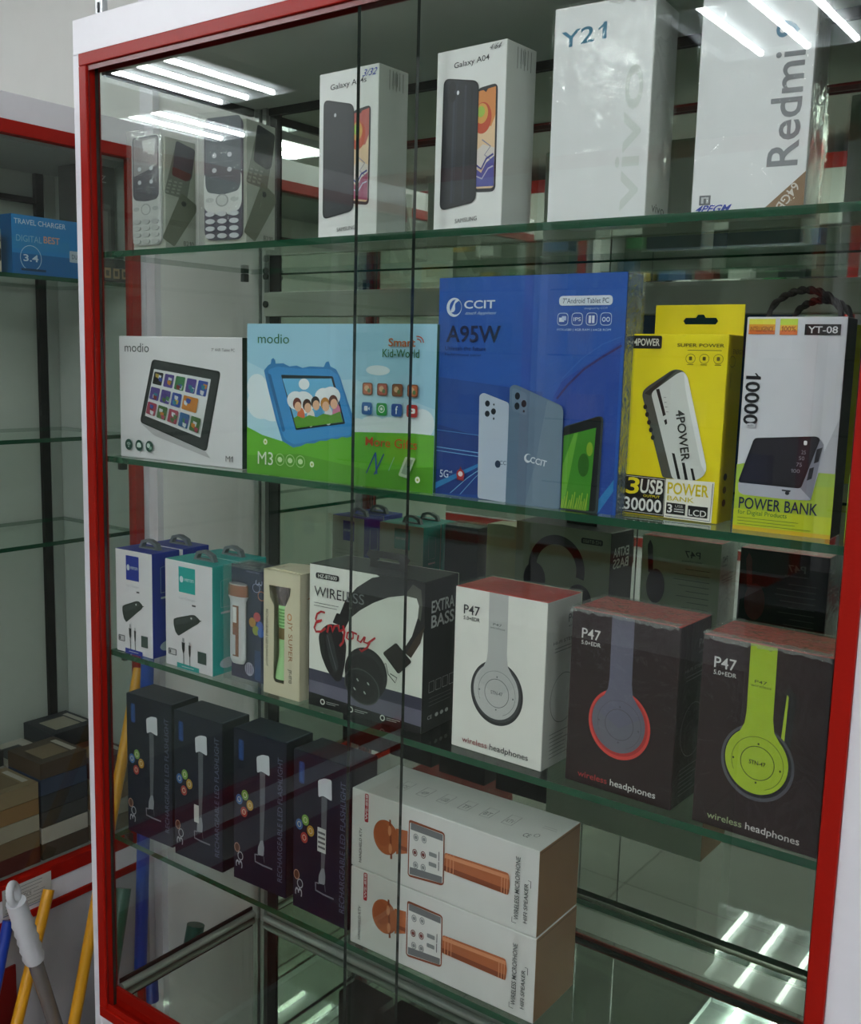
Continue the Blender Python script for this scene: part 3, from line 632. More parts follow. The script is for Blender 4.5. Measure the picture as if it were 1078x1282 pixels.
for u in (0.653,0.784,0.917): A.ring(u,0.871,0.047,0.026,0.0004,'#4a4614',20); A.rect(u-0.015,0.862,u+0.015,0.882,'#5a5618',0.001); A.rect(u-0.03,0.838,u+0.03,0.841,'#4a4614')
A.poly([(0.197,0.666),(0.207,0.692),(0.243,0.713),(0.468,0.803),(0.513,0.813),(0.587,0.808),(0.637,0.776),(0.873,0.304),(0.860,0.258),(0.774,0.223),(0.450,0.224)], '#50544c', 0.003)
A.poly([(0.219,0.677),(0.487,0.803),(0.524,0.805),(0.303,0.689),(0.277,0.667)], '#2c2f2a')
A.poly([(0.292,0.670),(0.305,0.691),(0.534,0.790),(0.593,0.804),(0.637,0.776),(0.873,0.304),(0.860,0.258),(0.774,0.223),(0.550,0.220)], '#d8dcd8', 0.004)
A.poly([(0.598,0.798),(0.637,0.776),(0.873,0.304),(0.868,0.269),(0.818,0.312),(0.628,0.695)], '#eef0ee', 0.003)
for s_ in ([(232,468),(248,464),(285,600),(270,608)],): pass
A.poly([(0.334,0.702),(0.367,0.706),(0.447,0.567),(0.422,0.558)], '#1c1e1c'); A.poly([(0.433,0.536),(0.457,0.545),(0.467,0.521),(0.449,0.511)], '#1c1e1c')
A.poly([(0.530,0.363),(0.558,0.361),(0.631,0.225),(0.602,0.224)], '#1c1e1c'); A.poly([(0.633,0.315),(0.661,0.316),(0.705,0.225),(0.675,0.224)], '#1c1e1c'); A.poly([(0.721,0.288),(0.745,0.289),(0.777,0.227),(0.752,0.225)], '#1c1e1c')
for p in [(0.236,0.604),(0.260,0.563),(0.284,0.521),(0.307,0.480),(0.331,0.439)]: A.ell(p[0],p[1],0.02,0.014,'#16181a',10)
for p in [(0.429,0.660),(0.439,0.634),(0.449,0.609),(0.462,0.583)]: A.rect(p[0]-0.012,p[1]-0.002,p[0]+0.012,p[1]+0.002,'#9aa09a')
A.textc('4POWER', *[(0.628,0.461)][0], 0.0085, '#22241f', math.radians(-79), 0.015)
A.poly([(0.031,0.012),(0.490,0.010),(0.490,0.222),(0.031,0.226)], '#151515'); A.poly([(0.490,0.008),(0.955,0.006),(0.963,0.226),(0.490,0.221)], '#f4f2e6')
A.line([(0.045,0.02),(0.482,0.018),(0.482,0.214),(0.045,0.218),(0.045,0.02)], 0.0006, '#e0ded0'); A.line([(0.50,0.016),(0.94,0.014),(0.947,0.218)], 0.0006, '#3a3a3a')
A.text('3',0.085,0.118,0.215,0.212,YE,bold=0.05,shear=0.15); A.text('USB',0.23,0.128,0.462,0.208,'#e8e8e0',bold=0.03,shear=0.05); A.text('OUTPUT',0.27,0.108,0.44,0.122,YE,bold=0.01)
A.text('30000',0.075,0.028,0.46,0.100,'#eeeeea',bold=0.02)
A.text('POWER',0.512,0.140,0.915,0.205,'#ddc81c',bold=0.03); A.text('BANK',0.515,0.104,0.78,0.130,'#d8c83c',bold=0.01)
A.rect(0.51,0.030,0.70,0.092,'#181818'); A.rect(0.724,0.028,0.917,0.088,'#181818'); A.text('3',0.522,0.038,0.57,0.084,'#eeeeea',bold=0.02); A.rect(0.59,0.045,0.685,0.050,'#eeeeea'); A.rect(0.59,0.058,0.685,0.062,'#eeeeea'); A.text('USB',0.60,0.070,0.675,0.084,'#c8c8c0')
A.text('LCD',0.735,0.034,0.905,0.068,'#eeeeea',bold=0.012)
A.build('front_artwork', t)
A = Art(0.036, 0.169, 'right', 0.0989)
A.ell(0.35,0.25,0.12,0.02,'#2a2014',12); A.ell(0.35,0.18,0.12,0.02,'#7a5a18',12); A.ell(0.35,0.11,0.12,0.02,'#6a3a14',12)
A.ring(0.3,0.86,0.2,0.03,0.0005,'#5a5618',14); A.line([(0.25,0.8),(0.25,0.72)],0.0005,'#5a5618'); A.text('ENERGY',0.3,0.90,0.95,0.925,'#5a5618')
A.build('side_artwork', t)

# YT-08 carrier boxes with braided rope handles
def yt_box(label, x, y, yaw):
    w_, d_, h_ = 0.0826, 0.034, 0.1835
    t = carton('power_bank_box', label, 'power bank box', x, y, Z2, yaw, w_, d_, h_, '#d8d9e2', {'right': '#1e1f22', 'left': '#2a2b2e', 'top': '#a8a9b0'}, None, 'white and yellow-green power bank boxes with rope handles')
    A = Art(w_, h_)
    A.rect(0,0.0,1,0.305,'#b4cc3c'); A.poly([(0,0.31),(0.2,0.33),(0.5,0.30),(1,0.30),(1,0.24),(0,0.22)],'#a8c84a'); A.rect(0,0,1,0.10,'#ccd82c'); A.rect(0,0,1,0.02,'#dcb828')
    A.poly([(0.66,0.45),(0.995,0.80),(0.995,0.72),(0.72,0.38)], '#d8d9e0')
    A.poly([(0.80,0.30),(0.995,0.55),(0.995,0.30)], '#bfc0ca')
    A.rect(0.027,0.920,0.296,0.990,'#e8a020'); A.rect(0.027,0.965,0.296,0.990,'#e8e048'); A.rect(0.027,0.920,0.296,0.938,'#e0702c'); A.rect(0.346,0.918,0.520,0.990,'#f0b838'); A.rect(0.346,0.962,0.520,0.990,'#c8e04a'); A.rect(0.346,0.918,0.520,0.938,'#e87838')
    A.text('INTELLIGENCE',0.045,0.933,0.28,0.955,'#8a2c14',bold=0.02); A.text('100%',0.36,0.933,0.505,0.957,'#a83c1c',bold=0.01)
    A.rect(0.593,0.918,0.940,0.966,'#1c1c20'); A.text('YT-08',0.625,0.926,0.912,0.957,'#e8e8ec',bold=0.012)
    A.text('10000',0.035,0.50,0.190,0.742,'#1b1b22',rot=-90,bold=0.02); A.ell(0.12,0.497,0.055,0.012,'#c9cad2',16); A.text('mAh',0.09,0.491,0.15,0.503,'#33343c')
    A.poly([(0.030,0.228),(0.670,0.224),(0.810,0.438),(0.831,0.455),(0.861,0.438),(0.879,0.400),(0.784,0.173),(0.753,0.170),(0.564,0.166),(0.089,0.169),(0.039,0.181)], '#b9bac8', 0.002)
    A.poly([(0.670,0.224),(0.828,0.453),(0.869,0.429),(0.786,0.175)], '#8e8f9e')
    A.poly([(0.166,0.440),(0.788,0.465),(0.831,0.455),(0.677,0.221),(0.026,0.225)], '#1a1620', 0.003); A.poly([(0.193,0.435),(0.775,0.457),(0.807,0.449),(0.658,0.234),(0.055,0.236)], '#25202c', 0.002)
    A.poly([(0.803,0.406),(0.859,0.417),(0.830,0.350),(0.785,0.341)], '#20202a'); A.poly([(0.748,0.317),(0.792,0.325),(0.777,0.271),(0.729,0.260)], '#20202a'); A.poly([(0.488,0.210),(0.578,0.209),(0.575,0.201),(0.490,0.203)],'#2a2a34'); A.ell(0.545,0.195,0.022,0.009,'#2a2a34',12)
    A.rect(0.672,0.422,0.705,0.442,'#e4e4ea',0.001)
    for i, s_ in enumerate(('25','50','75','100')): A.text(s_, *[(0.655,0.380),(0.635,0.352),(0.615,0.322),(0.565,0.292)][i], *[(0.70,0.398),(0.69,0.370),(0.67,0.340),(0.655,0.310)][i], '#8e8c98')
    A.text('POWER BANK',0.055,0.103,0.860,0.158,'#14204c',bold=0.035); A.text('for Digital Products',0.050,0.070,0.56,0.098,'#2c7a3c'); lines(A,0.05,0.85,0.030,0.060,3,'#6a8a2c',0.0005,0.3)
    A.build('front_artwork', t)
    rp = M('#17120f', 0.8, 0, 0.2, 0.3)
    def strand(path, r):
        for ph in (0, PI):
            pts = []
            for i in range(len(path)):
                a = i*0.55+ph; p = path[i]; pts.append((p[0]+0.0*r, p[1]+r*0.6*math.cos(a), p[2]+r*0.6*math.sin(a)))
            rope.tube(pts, r*0.75, rp, 7)
    rope = MB(); n_ = 46
    strand([(0.016+0.060*i/n_, 0.006, h_-0.002+0.024*math.sin(PI*i/n_)**0.45) for i in range(n_+1)], 0.0027); rope.build('rope_handle', t)
    rope = MB(); strand([(0.032+0.047*i/n_, 0.026, h_-0.002+0.017*math.sin(PI*i/n_)**0.45) for i in range(n_+1)], 0.0027); rope.build('rope_handle', t)
    return t
yt_box('silver and lime power bank box fully in view beside the yellow one', 0.8785, 0.0400, 2.0)
yt_box('power bank box half hidden behind the red frame', 0.9745, 0.034, 0.5)

# ---- third shelf: car charger boxes, two rows
def charger(label, x, y, yaw, w_, d_, h_, colr, dark, fr_art, grp):
    t = carton('charger_box', label, 'charger box', x, y, Z3, yaw, w_, d_, h_, colr, {'front': '#e4e2e6', 'back': '#cfd2cc'}, None, grp)
    def face(A):
        A.rect(0.30,0.715,0.65,0.95,colr); A.ell(0.36,0.835,0.04,0.03,'#dce4ec',14); A.text('veron',0.42,0.822,0.62,0.850,'#dce4ec')
        A.text('Car Charger',0.30,0.645,0.66,0.672,'#b6b4ba'); A.rect(0.58,0.605,0.66,0.62,'#3a3a3e')
        A.poly([(0.185,0.448),(0.252,0.466),(0.567,0.526),(0.645,0.530),(0.721,0.507),(0.752,0.489),(0.720,0.461),(0.616,0.424),(0.327,0.313),(0.287,0.298),(0.222,0.329),(0.184,0.392)], '#262b2a', 0.002)
        A.poly([(0.212,0.440),(0.567,0.514),(0.632,0.517),(0.670,0.496),(0.435,0.431),(0.237,0.398)], '#3a403f', 0.002); A.line([(0.721,0.480),(0.777,0.492)],0.0012,'#1c1f1e'); A.ell(*[(0.567,0.492)][0],0.018,0.010,'#d8dcdc',8)
        A.rect(0.065,0.105,0.245,0.165,'#5a5a60',0.0015); A.rect(0.085,0.113,0.225,0.157,'#c8c6ca',0.001); A.rect(0.09,0.118,0.125,0.152,'#4a4a50')
        A.rect(0.375,0.255,0.415,0.29,'#a8aaae'); A.poly([(0.36,0.25),(0.43,0.25),(0.425,0.18),(0.405,0.15),(0.385,0.15),(0.365,0.19)],'#26282a'); A.line([(0.395,0.16),(0.402,0.035)],0.0011,'#26282a')
        A.rect(0.515,0.235,0.545,0.265,'#a8aaae'); A.poly([(0.505,0.235),(0.555,0.235),(0.55,0.16),(0.54,0.13),(0.52,0.13),(0.51,0.17)],'#26282a'); A.line([(0.53,0.14),(0.54,0.015)],0.0010,'#26282a')
        A.rect(0.70,0.095,0.88,0.205,'#3c504c'); A.poly([(0.258,0.001),(0.73,0.001),(0.73,0.045),(0.258,0.05)],colr); A.rect(0.36,0.02,0.62,0.027,'#c8ccd8')
    A = Art(w_, h_); face(A); A.build('front_artwork', t)
    A = Art(w_, h_, 'back', d_); A.rect(0.30,0.715,0.65,0.95,colr); A.text('veron',0.40,0.822,0.62,0.850,'#dce4ec'); lines(A,0.15,0.85,0.2,0.6,10,'#9a9a98',0.0005); A.build('back_artwork', t)
    A = Art(d_, h_, 'right', w_); A.line([(0.3,0.62),(0.3,0.86),(0.7,0.88),(0.7,0.62),(0.3,0.62)],0.0006,'#a8c4cc'); A.rect(0.3,0.56,0.7,0.58,'#b8ccd4'); A.ell(0.55,0.1,0.3,0.05,'#b8c8d4',14); A.build('side_artwork', t)
    hd = MB(); g_ = M('#6b7276', 0.5); cx = w_*0.55; y0 = d_*0.45
    prof = [(cx-0.019,0),(cx-0.013,0.011),(cx-0.004,0.0135),(cx+0.004,0.0135),(cx+0.017,0.009),(cx+0.021,0)]
    inn = [(cx-0.013,0.002),(cx-0.010,0.0075),(cx-0.003,0.0095),(cx+0.003,0.0095),(cx+0.012,0.006),(cx+0.015,0.002)]
    for i in range(6):
        j = (i+1) % 6; q_ = [prof[i], prof[j], inn[j], inn[i]]
        hd.prism([(a, b_+h_) for a, b_ in q_], 'y', y0, y0+0.007, g_)
    hd.build('carry_handle', t)
    return t
CG = 'car charger boxes on the third shelf'
charger('navy topped car charger box at front left of third shelf', 0.0240, 0.0215, 2.5, 0.0745, 0.049, 0.1447, '#1c2f9a', 0, None, CG)
charger('navy topped car charger box behind another navy one', 0.0240, 0.0740, 2.5, 0.0745, 0.049, 0.1447, '#1c2f9a', 0, None, CG)
charger('teal topped car charger box in front row of third shelf', 0.1255, 0.0246, 0.2, 0.0919, 0.0475, 0.1439, '#1fa39c', 0, None, CG)
charger('teal topped car charger box behind another teal one', 0.1255, 0.0730, 0.2, 0.0919, 0.0475, 0.1439, '#1fa39c', 0, None, CG)

# torch in clear navy pack
t = thing('torch_box', 'clear navy torch pack printed with 360 between teal and cream boxes', 'torch box', (0.2288, 0.0330, Z3), math.radians(0.4))
MB().box((0.0015,0.0145,0.0002),(0.0665,0.046,0.1465), M('#141c44',0.42)).build('carton', t, 0.001)
MB().box((0,0,0.0001),(0.0679,0.0475,0.1480), SLEEVE).build('clear_sleeve', t)
A = Art(0.0679, 0.1480); A.rect(0.0,0.0,1,1,'#172048'); A.poly([(0,0),(0.5,0),(0.35,0.3),(0,0.25)],'#2a1c48'); A.rect(0.62,0.02,0.78,0.28,'#1c3c70')
A.text('3',0.64,0.850,0.82,0.895,'#a8acd0',rot=-90,bold=-0.005); A.ring(0.66,0.825,0.10,0.04,0.0008,'#a8acd0',20); A.ring(0.80,0.765,0.10,0.042,0.0011,'#c87a5a',20)
for u, v, c in ((0.682,0.575,'#c04a50'),(0.56,0.52,'#c08a3a'),(0.76,0.50,'#4a62b8'),(0.655,0.455,'#9aa83a'),(0.79,0.445,'#3a6ac0')): A.ell(u,v,0.09,0.042,c,18)
A.ell(0.485,0.10,0.12,0.06,'#b8b4cc',20); 
for k in range(4): A.line([(0.41+0.05*k,0.06),(0.41+0.05*k,0.14)],0.001,'#5a3a70')
A.text('CHARGING TORCH',0.4,0.95,0.75,0.965,'#9a9ec8')
A.build('front_artwork', t).location.y = 0.0145
def lathe(mb, prof, cx, cy, m, n=20, mats=None, half=False):
    V = []; F = []
    for r_, z_ in prof:
        for k in range(n): V.append((cx+r_*math.cos(2*PI*k/n), cy+r_*math.sin(2*PI*k/n), z_))
    for i in range(len(prof)-1):
        for k in range(n): F.append((i*n+k,i*n+(k+1)%n,(i+1)*n+(k+1)%n,(i+1)*n+k))
    mb.add(V, F, m, True); mb.add(V[:n], [tuple(range(n))[::-1]], m); mb.add(V[-n:], [tuple(range(n))], m)
to = MB(); cx, cy = 0.0195, -0.006
COP = M('#c98466',0.25,0.7); wt = M('#d6dade',0.3)
for z0, z1, r0, r1, m_ in ((0.022,0.028,0.010,0.0135,wt),(0.028,0.103,0.0135,0.0135,wt),(0.103,0.110,0.0135,0.017,wt)): to.cyl((cx,0.0015+0.0,z0),(cx,0.0015,z1),r0,m_,20,r1)
to.cyl((cx,0.0015,0.110),(cx,0.0015,0.124),0.017,COP,24); to.cyl((cx,0.0015,0.124),(cx,0.0015,0.1255),0.015,M('#e0dede',0.2,0.5),24)
th = to.build('torch', t, 0)
th.location.y = 0.0068; th.scale.y = 0.40
bt = MB(); bt.box((cx-0.004,-0.0132,0.032),(cx+0.006,-0.0115,0.098), COP); bt.box((cx-0.003,-0.0145,0.076),(cx+0.003,-0.0130,0.096), M('#e4e6e8',0.3)); bt.box((cx-0.002,-0.0145,0.060),(cx+0.003,-0.0130,0.069), M('#7a4434',0.3)); bt.box((cx-0.008,-0.0145,0.034),(cx+0.001,-0.0130,0.060), M('#c8ccd2',0.3)); bt.build('switch_panel', th)

# cream window box with pale green torch
t = thing('torch_box', 'cream window box holding a pale green torch', 'torch box', (0.3080, 0.0270, Z3), math.radians(0.5))
w_, d_, h_ = 0.0605, 0.045, 0.1555; CR = M('#d9d3b6', 0.5)
cb = MB(); cb.box((0,0.0005,0.0002),(0.001,d_,h_-0.001), CR); cb.box((w_-0.001,0.0,0.0002),(w_,d_,h_-0.001), CR); cb.box((0.001,d_-0.001,0.0002),(w_-0.001,d_,h_-0.001), CR); cb.box((0.001,0.001,0.0002),(w_-0.001,d_-0.001,0.001), CR)
win = [(0.147,0.877),(0.743,0.884),(0.723,0.824),(0.583,0.719),(0.570,0.110),(0.335,0.109),(0.281,0.136),(0.285,0.723),(0.175,0.782)]
wp = [(u*w_, v*h_) for u, v in win]; oc = [(0.0,0.0002),(w_,0.0002),(w_,h_),(0.0,h_)]
bmx = bmesh.new(); vo = [bmx.verts.new((a,0,b_)) for a, b_ in oc]; vi = [bmx.verts.new((a,0,b_)) for a, b_ in wp]
for L_ in (vo, vi):
    for i in range(len(L_)): bmx.edges.new((L_[i], L_[(i+1)%len(L_)]))
bmesh.ops.triangle_fill(bmx, edges=bmx.edges[:], use_beauty=True)
kill = []
def inside(p, poly):
    c = False
    for i in range(len(poly)):
        a = poly[i]; b_ = poly[i-1]
        if (a[1] > p[1]) != (b_[1] > p[1]) and p[0] < (b_[0]-a[0])*(p[1]-a[1])/(b_[1]-a[1])+a[0]: c = not c
    return c
for f in bmx.faces:
    c = f.calc_center_median()
    if inside((c.x, c.z), wp): kill.append(f)
bmesh.ops.delete(bmx, geom=kill, context='FACES_ONLY')
bmx.verts.ensure_lookup_table(); V = [tuple(v.co) for v in bmx.verts]; F = [tuple(v.index for v in f.verts) for f in bmx.faces]; bmx.free()
cb.add(V, F, CR)
cb.build('carton', t)
lid = MB(); lid.prism([(0,h_),(w_,h_),(w_,h_-0.001),(0,h_-0.001)],'y',0.0,d_,CR); lid.prism([(0.0,h_),(0.03,h_+0.0022),(w_,h_+0.0005),(w_,h_)],'y',0.004,d_,CR); lid.build('lid_flap', t)
gt = MB(); GR = M('#b6e8a4', 0.35); cx, cy = 0.0245, 0.0165
lathe(gt, [(0.015,0.020),(0.014,0.028),(0.0105,0.048),(0.0105,0.070)], cx, cy, GR)
lathe(gt, [(0.0110,0.070),(0.0110,0.084)], cx, cy, M('#8a7448',0.3,0.4))
lathe(gt, [(0.0105,0.084),(0.0108,0.104),(0.0112,0.112)], cx, cy, GR)
for k in range(6): lathe(gt, [(0.0116,0.086+k*0.004),(0.0116,0.088+k*0.004)], cx, cy, M('#7ab86c',0.4))
lathe(gt, [(0.0112,0.112),(0.0148,0.128),(0.0152,0.139)], cx, cy, M('#b4a8ac',0.15,0.9,0.3,0.5,0.8,400))
gt.build('torch', t)
MB().box((0.004,0.036,0.002),(w_-0.004,0.0365,h_-0.004), M('#d0cdb4',0.5)).build('inner_card', t)
A = Art(w_, h_)
A.text('RECHARGEABLE LED FLASHLIGHT',0.065,0.22,0.125,0.68,'#2c2a22',rot=-90,bold=0.03)
A.text('JY SUPER',0.66,0.30,0.80,0.62,'#9a5a2c',rot=-90,bold=-0.004); A.ring(0.72,0.655,0.06,0.028,0.0012,'#c8742c',20); A.text('JY-1713',0.68,0.13,0.79,0.24,'#22201a',rot=-90,bold=0.02)
A.build('front_artwork', t)
A = Art(d_, h_, 'right', w_); vlines(A, 0.35, 0.8, 0.09, 0.62, 5, '#3a362a', 0.0008); A.poly([(0.25,0.80),(0.5,0.82),(0.7,0.86),(0.9,0.84),(0.9,0.78),(0.6,0.79)], '#a85a24', 0.001); A.text('JY SUPER',0.3,0.795,0.85,0.815,'#d8a040'); A.build('side_artwork', t)
A = Art(w_, h_, 'top', h_+0.001); A.h = d_; A.text('SUPER TORCH',0.2,0.4,0.75,0.55,'#8a8468'); A.build('lid_artwork', t)

# BT600 headphone box
w_, d_, h_ = 0.1640, 0.068, 0.1720
t = carton('headphone_box', 'black and white headphone box with red Enjoy lettering and black hanging tab', 'headphone box', 0.3812, 0.0300, Z3, 2.5, w_, d_, h_, '#17181a', {'right': '#15161a', 'top': '#1b1c1c'})
A = Art(w_, h_)
A.rect(0.003,0.003,0.997,0.997,'#e9ede4')
A.poly([(0.60,0.997),(0.997,0.997),(0.997,0.9),(0.8,0.93)],'#17181a')
A.poly([(0.003,0.262),(0.997,0.242),(0.997,0.05),(0.003,0.09)],'#3c3b50'); A.poly([(0.003,0.18),(0.997,0.16),(0.997,0.05),(0.003,0.09)],'#6a687c')
A.poly([(0.003,0.003),(0.997,0.003),(0.997,0.05),(0.003,0.094)],'#121315')
A.poly([(0.273,0.665),(0.329,0.786),(0.431,0.890),(0.561,0.972),(0.676,1.003),(0.819,1.006),(0.931,1.007),(0.999,0.976),(1.006,0.718),(0.977,0.604),(0.902,0.492),(0.830,0.525),(0.906,0.637),(0.949,0.764),(0.957,0.842),(0.937,0.888),(0.836,0.893),(0.708,0.864),(0.579,0.808),(0.463,0.740),(0.375,0.671),(0.331,0.594),(0.287,0.559)], '#1e1f20')
A.poly([(0.904,0.976),(0.972,0.948),(0.984,0.846),(0.973,0.746),(0.949,0.764),(0.957,0.842),(0.940,0.889),(0.836,0.893)], '#55584f')
A.poly([(1.009,0.718),(0.977,0.604),(0.902,0.492),(0.859,0.513),(0.934,0.630)], '#3c2f24')
A.poly([(0.255,0.691),(0.330,0.679),(0.316,0.637),(0.283,0.610),(0.218,0.617)], '#1c1d1e', 0.002)
A.poly([(0.089,0.500),(0.116,0.556),(0.180,0.603),(0.248,0.610),(0.309,0.568),(0.348,0.483),(0.335,0.343),(0.306,0.229),(0.261,0.210),(0.176,0.271),(0.114,0.376)], '#1a1b1d', 0.006)
A.poly([(0.150,0.521),(0.204,0.552),(0.243,0.443),(0.282,0.312),(0.245,0.259),(0.190,0.366)], '#34373a', 0.006); A.line([(0.173,0.524),(0.205,0.426),(0.260,0.296)],0.0012,'#5a5e62')
A.ell(*[(0.522,0.317)][0],0.187,0.178,'#202224',40,-0.5); A.ell(*[(0.515,0.302)][0],0.178,0.168,'#2c2f31',40,-0.5); A.ell(*[(0.508,0.286)][0],0.170,0.160,'#191b1c',40,-0.5)
A.ell(*[(0.490,0.222)][0],0.160,0.118,'#4a4e4e',40,-0.3); A.ell(*[(0.490,0.222)][0],0.150,0.110,'#202324',40,-0.3); A.ell(*[(0.490,0.222)][0],0.11,0.08,'#141616',30,-0.3)
for p in [(0.453,0.262),(0.546,0.253),(0.427,0.196),(0.517,0.185)]: A.ell(p[0],p[1],0.014,0.006,'#b8bcba',8,-0.8)
A.poly([(0.666,0.485),(0.779,0.575),(0.913,0.469),(0.803,0.366)], '#23211e', 0.003); A.line([(0.639,0.384),(0.696,0.420),(0.719,0.350),(0.778,0.304),(0.792,0.340),(0.734,0.358)],0.0012,'#2c2e2e')
A.rect(0.062,0.905,0.275,0.946,'#1c1d1f',0.003); A.text('HZ-BT600',0.085,0.912,0.255,0.938,'#d8dcd4',bold=0.015)
A.text('WIRELESS',0.050,0.780,0.500,0.850,'#2a2c2e',bold=0.0); A.text('ESS',0.345,0.780,0.500,0.850,'#7a7e80',bold=0.0); lines(A,0.05,0.28,0.715,0.735,2,'#55585a',0.0006)
RD = '#b8232c'
for pl_, th_ in (([(0.152,0.677),(0.115,0.679),(0.079,0.657),(0.067,0.621),(0.073,0.604),(0.126,0.621)],0.0026),([(0.116,0.614),(0.070,0.594),(0.055,0.558),(0.070,0.532),(0.117,0.539),(0.159,0.570)],0.0028),                 ([(0.175,0.542),(0.188,0.595),(0.214,0.594),(0.223,0.555),(0.241,0.598),(0.274,0.608),(0.287,0.570),(0.317,0.583)],0.0030),([(0.319,0.615),(0.332,0.571),(0.321,0.501),(0.291,0.468)],0.0028),
                 ([(0.388,0.585),(0.359,0.570),(0.353,0.535),(0.377,0.522),(0.410,0.544),(0.409,0.574),(0.388,0.585),(0.445,0.575)],0.0024),([(0.457,0.572),(0.449,0.535),(0.476,0.525),(0.510,0.567)],0.0024),([(0.516,0.570),(0.505,0.532),(0.538,0.528),(0.604,0.577)],0.0026),([(0.558,0.538),(0.535,0.499),(0.485,0.465),(0.470,0.479)],0.0026)):
    A.line(pl_, th_, RD)
for u, s_ in ((0.14,'HEADBAND'),(0.40,'BLUETOOTH'),(0.68,'SOUND')):
    A.ring(u,0.047,0.022,0.021,0.0014,'#d8dcd4',16); A.rect(u+0.035,0.052,u+0.15,0.056,'#b8bcb8'); A.rect(u+0.035,0.040,u+0.12,0.044,'#b8bcb8')
A.build('front_artwork', t)
A = Art(d_, h_, 'right', w_)
A.text('EXTRA',0.20,0.785,0.88,0.865,'#c4c8c6',bold=0.02); A.text('BASS',0.20,0.685,0.88,0.77,'#c4c8c6',bold=0.05)
for k in range(4): A.line([(0.18+k*0.2,0.26),(0.33+k*0.2,0.26),(0.33+k*0.2,0.33),(0.18+k*0.2,0.33),(0.18+k*0.2,0.26)],0.0007,'#a8acaa')
lines(A,0.18,0.9,0.17,0.22,3,'#6a6e6c',0.0005); A.text('CE',0.15,0.08,0.28,0.105,'#b8bcba'); 
for k in range(3): A.ell(0.42+0.15*k,0.092,0.05,0.014,'#b8bcba',10)
A.build('side_artwork', t)
A = Art(w_, h_, 'back', d_); A.rect(0,0,1,1,'#c4c8b8'); A.ring(0.55,0.62,0.30,0.30,0.014,'#1e1f20',40,-0.2,PI+0.2); A.ell(0.30,0.38,0.13,0.14,'#1e1f20',30); A.ell(0.78,0.50,0.12,0.15,'#1e1f20',30); A.rect(0.08,0.88,0.30,0.93,'#1c1d1f',0.003); A.text('HZ-BT600',0.10,0.89,0.28,0.92,'#c4c8b8'); A.rect(0,0,1,0.15,'#6a5a2c'); A.build('back_artwork', t)
hb = MB(); K = M('#1b1c1c',0.4); y0 = 0.030
for p in ([(0.066,h_),(0.118,h_),(0.118,h_+0.008),(0.066,h_+0.008)],[(0.060,h_+0.014),(0.066,h_+0.008),(0.075,h_+0.008),(0.079,h_+0.012),(0.105,h_+0.012),(0.109,h_+0.008),(0.118,h_+0.008),(0.122,h_+0.014),(0.116,h_+0.020),(0.064,h_+0.020)]): hb.prism(p,'y',y0,y0+0.001,K)
hb.build('hanging_tab', t)

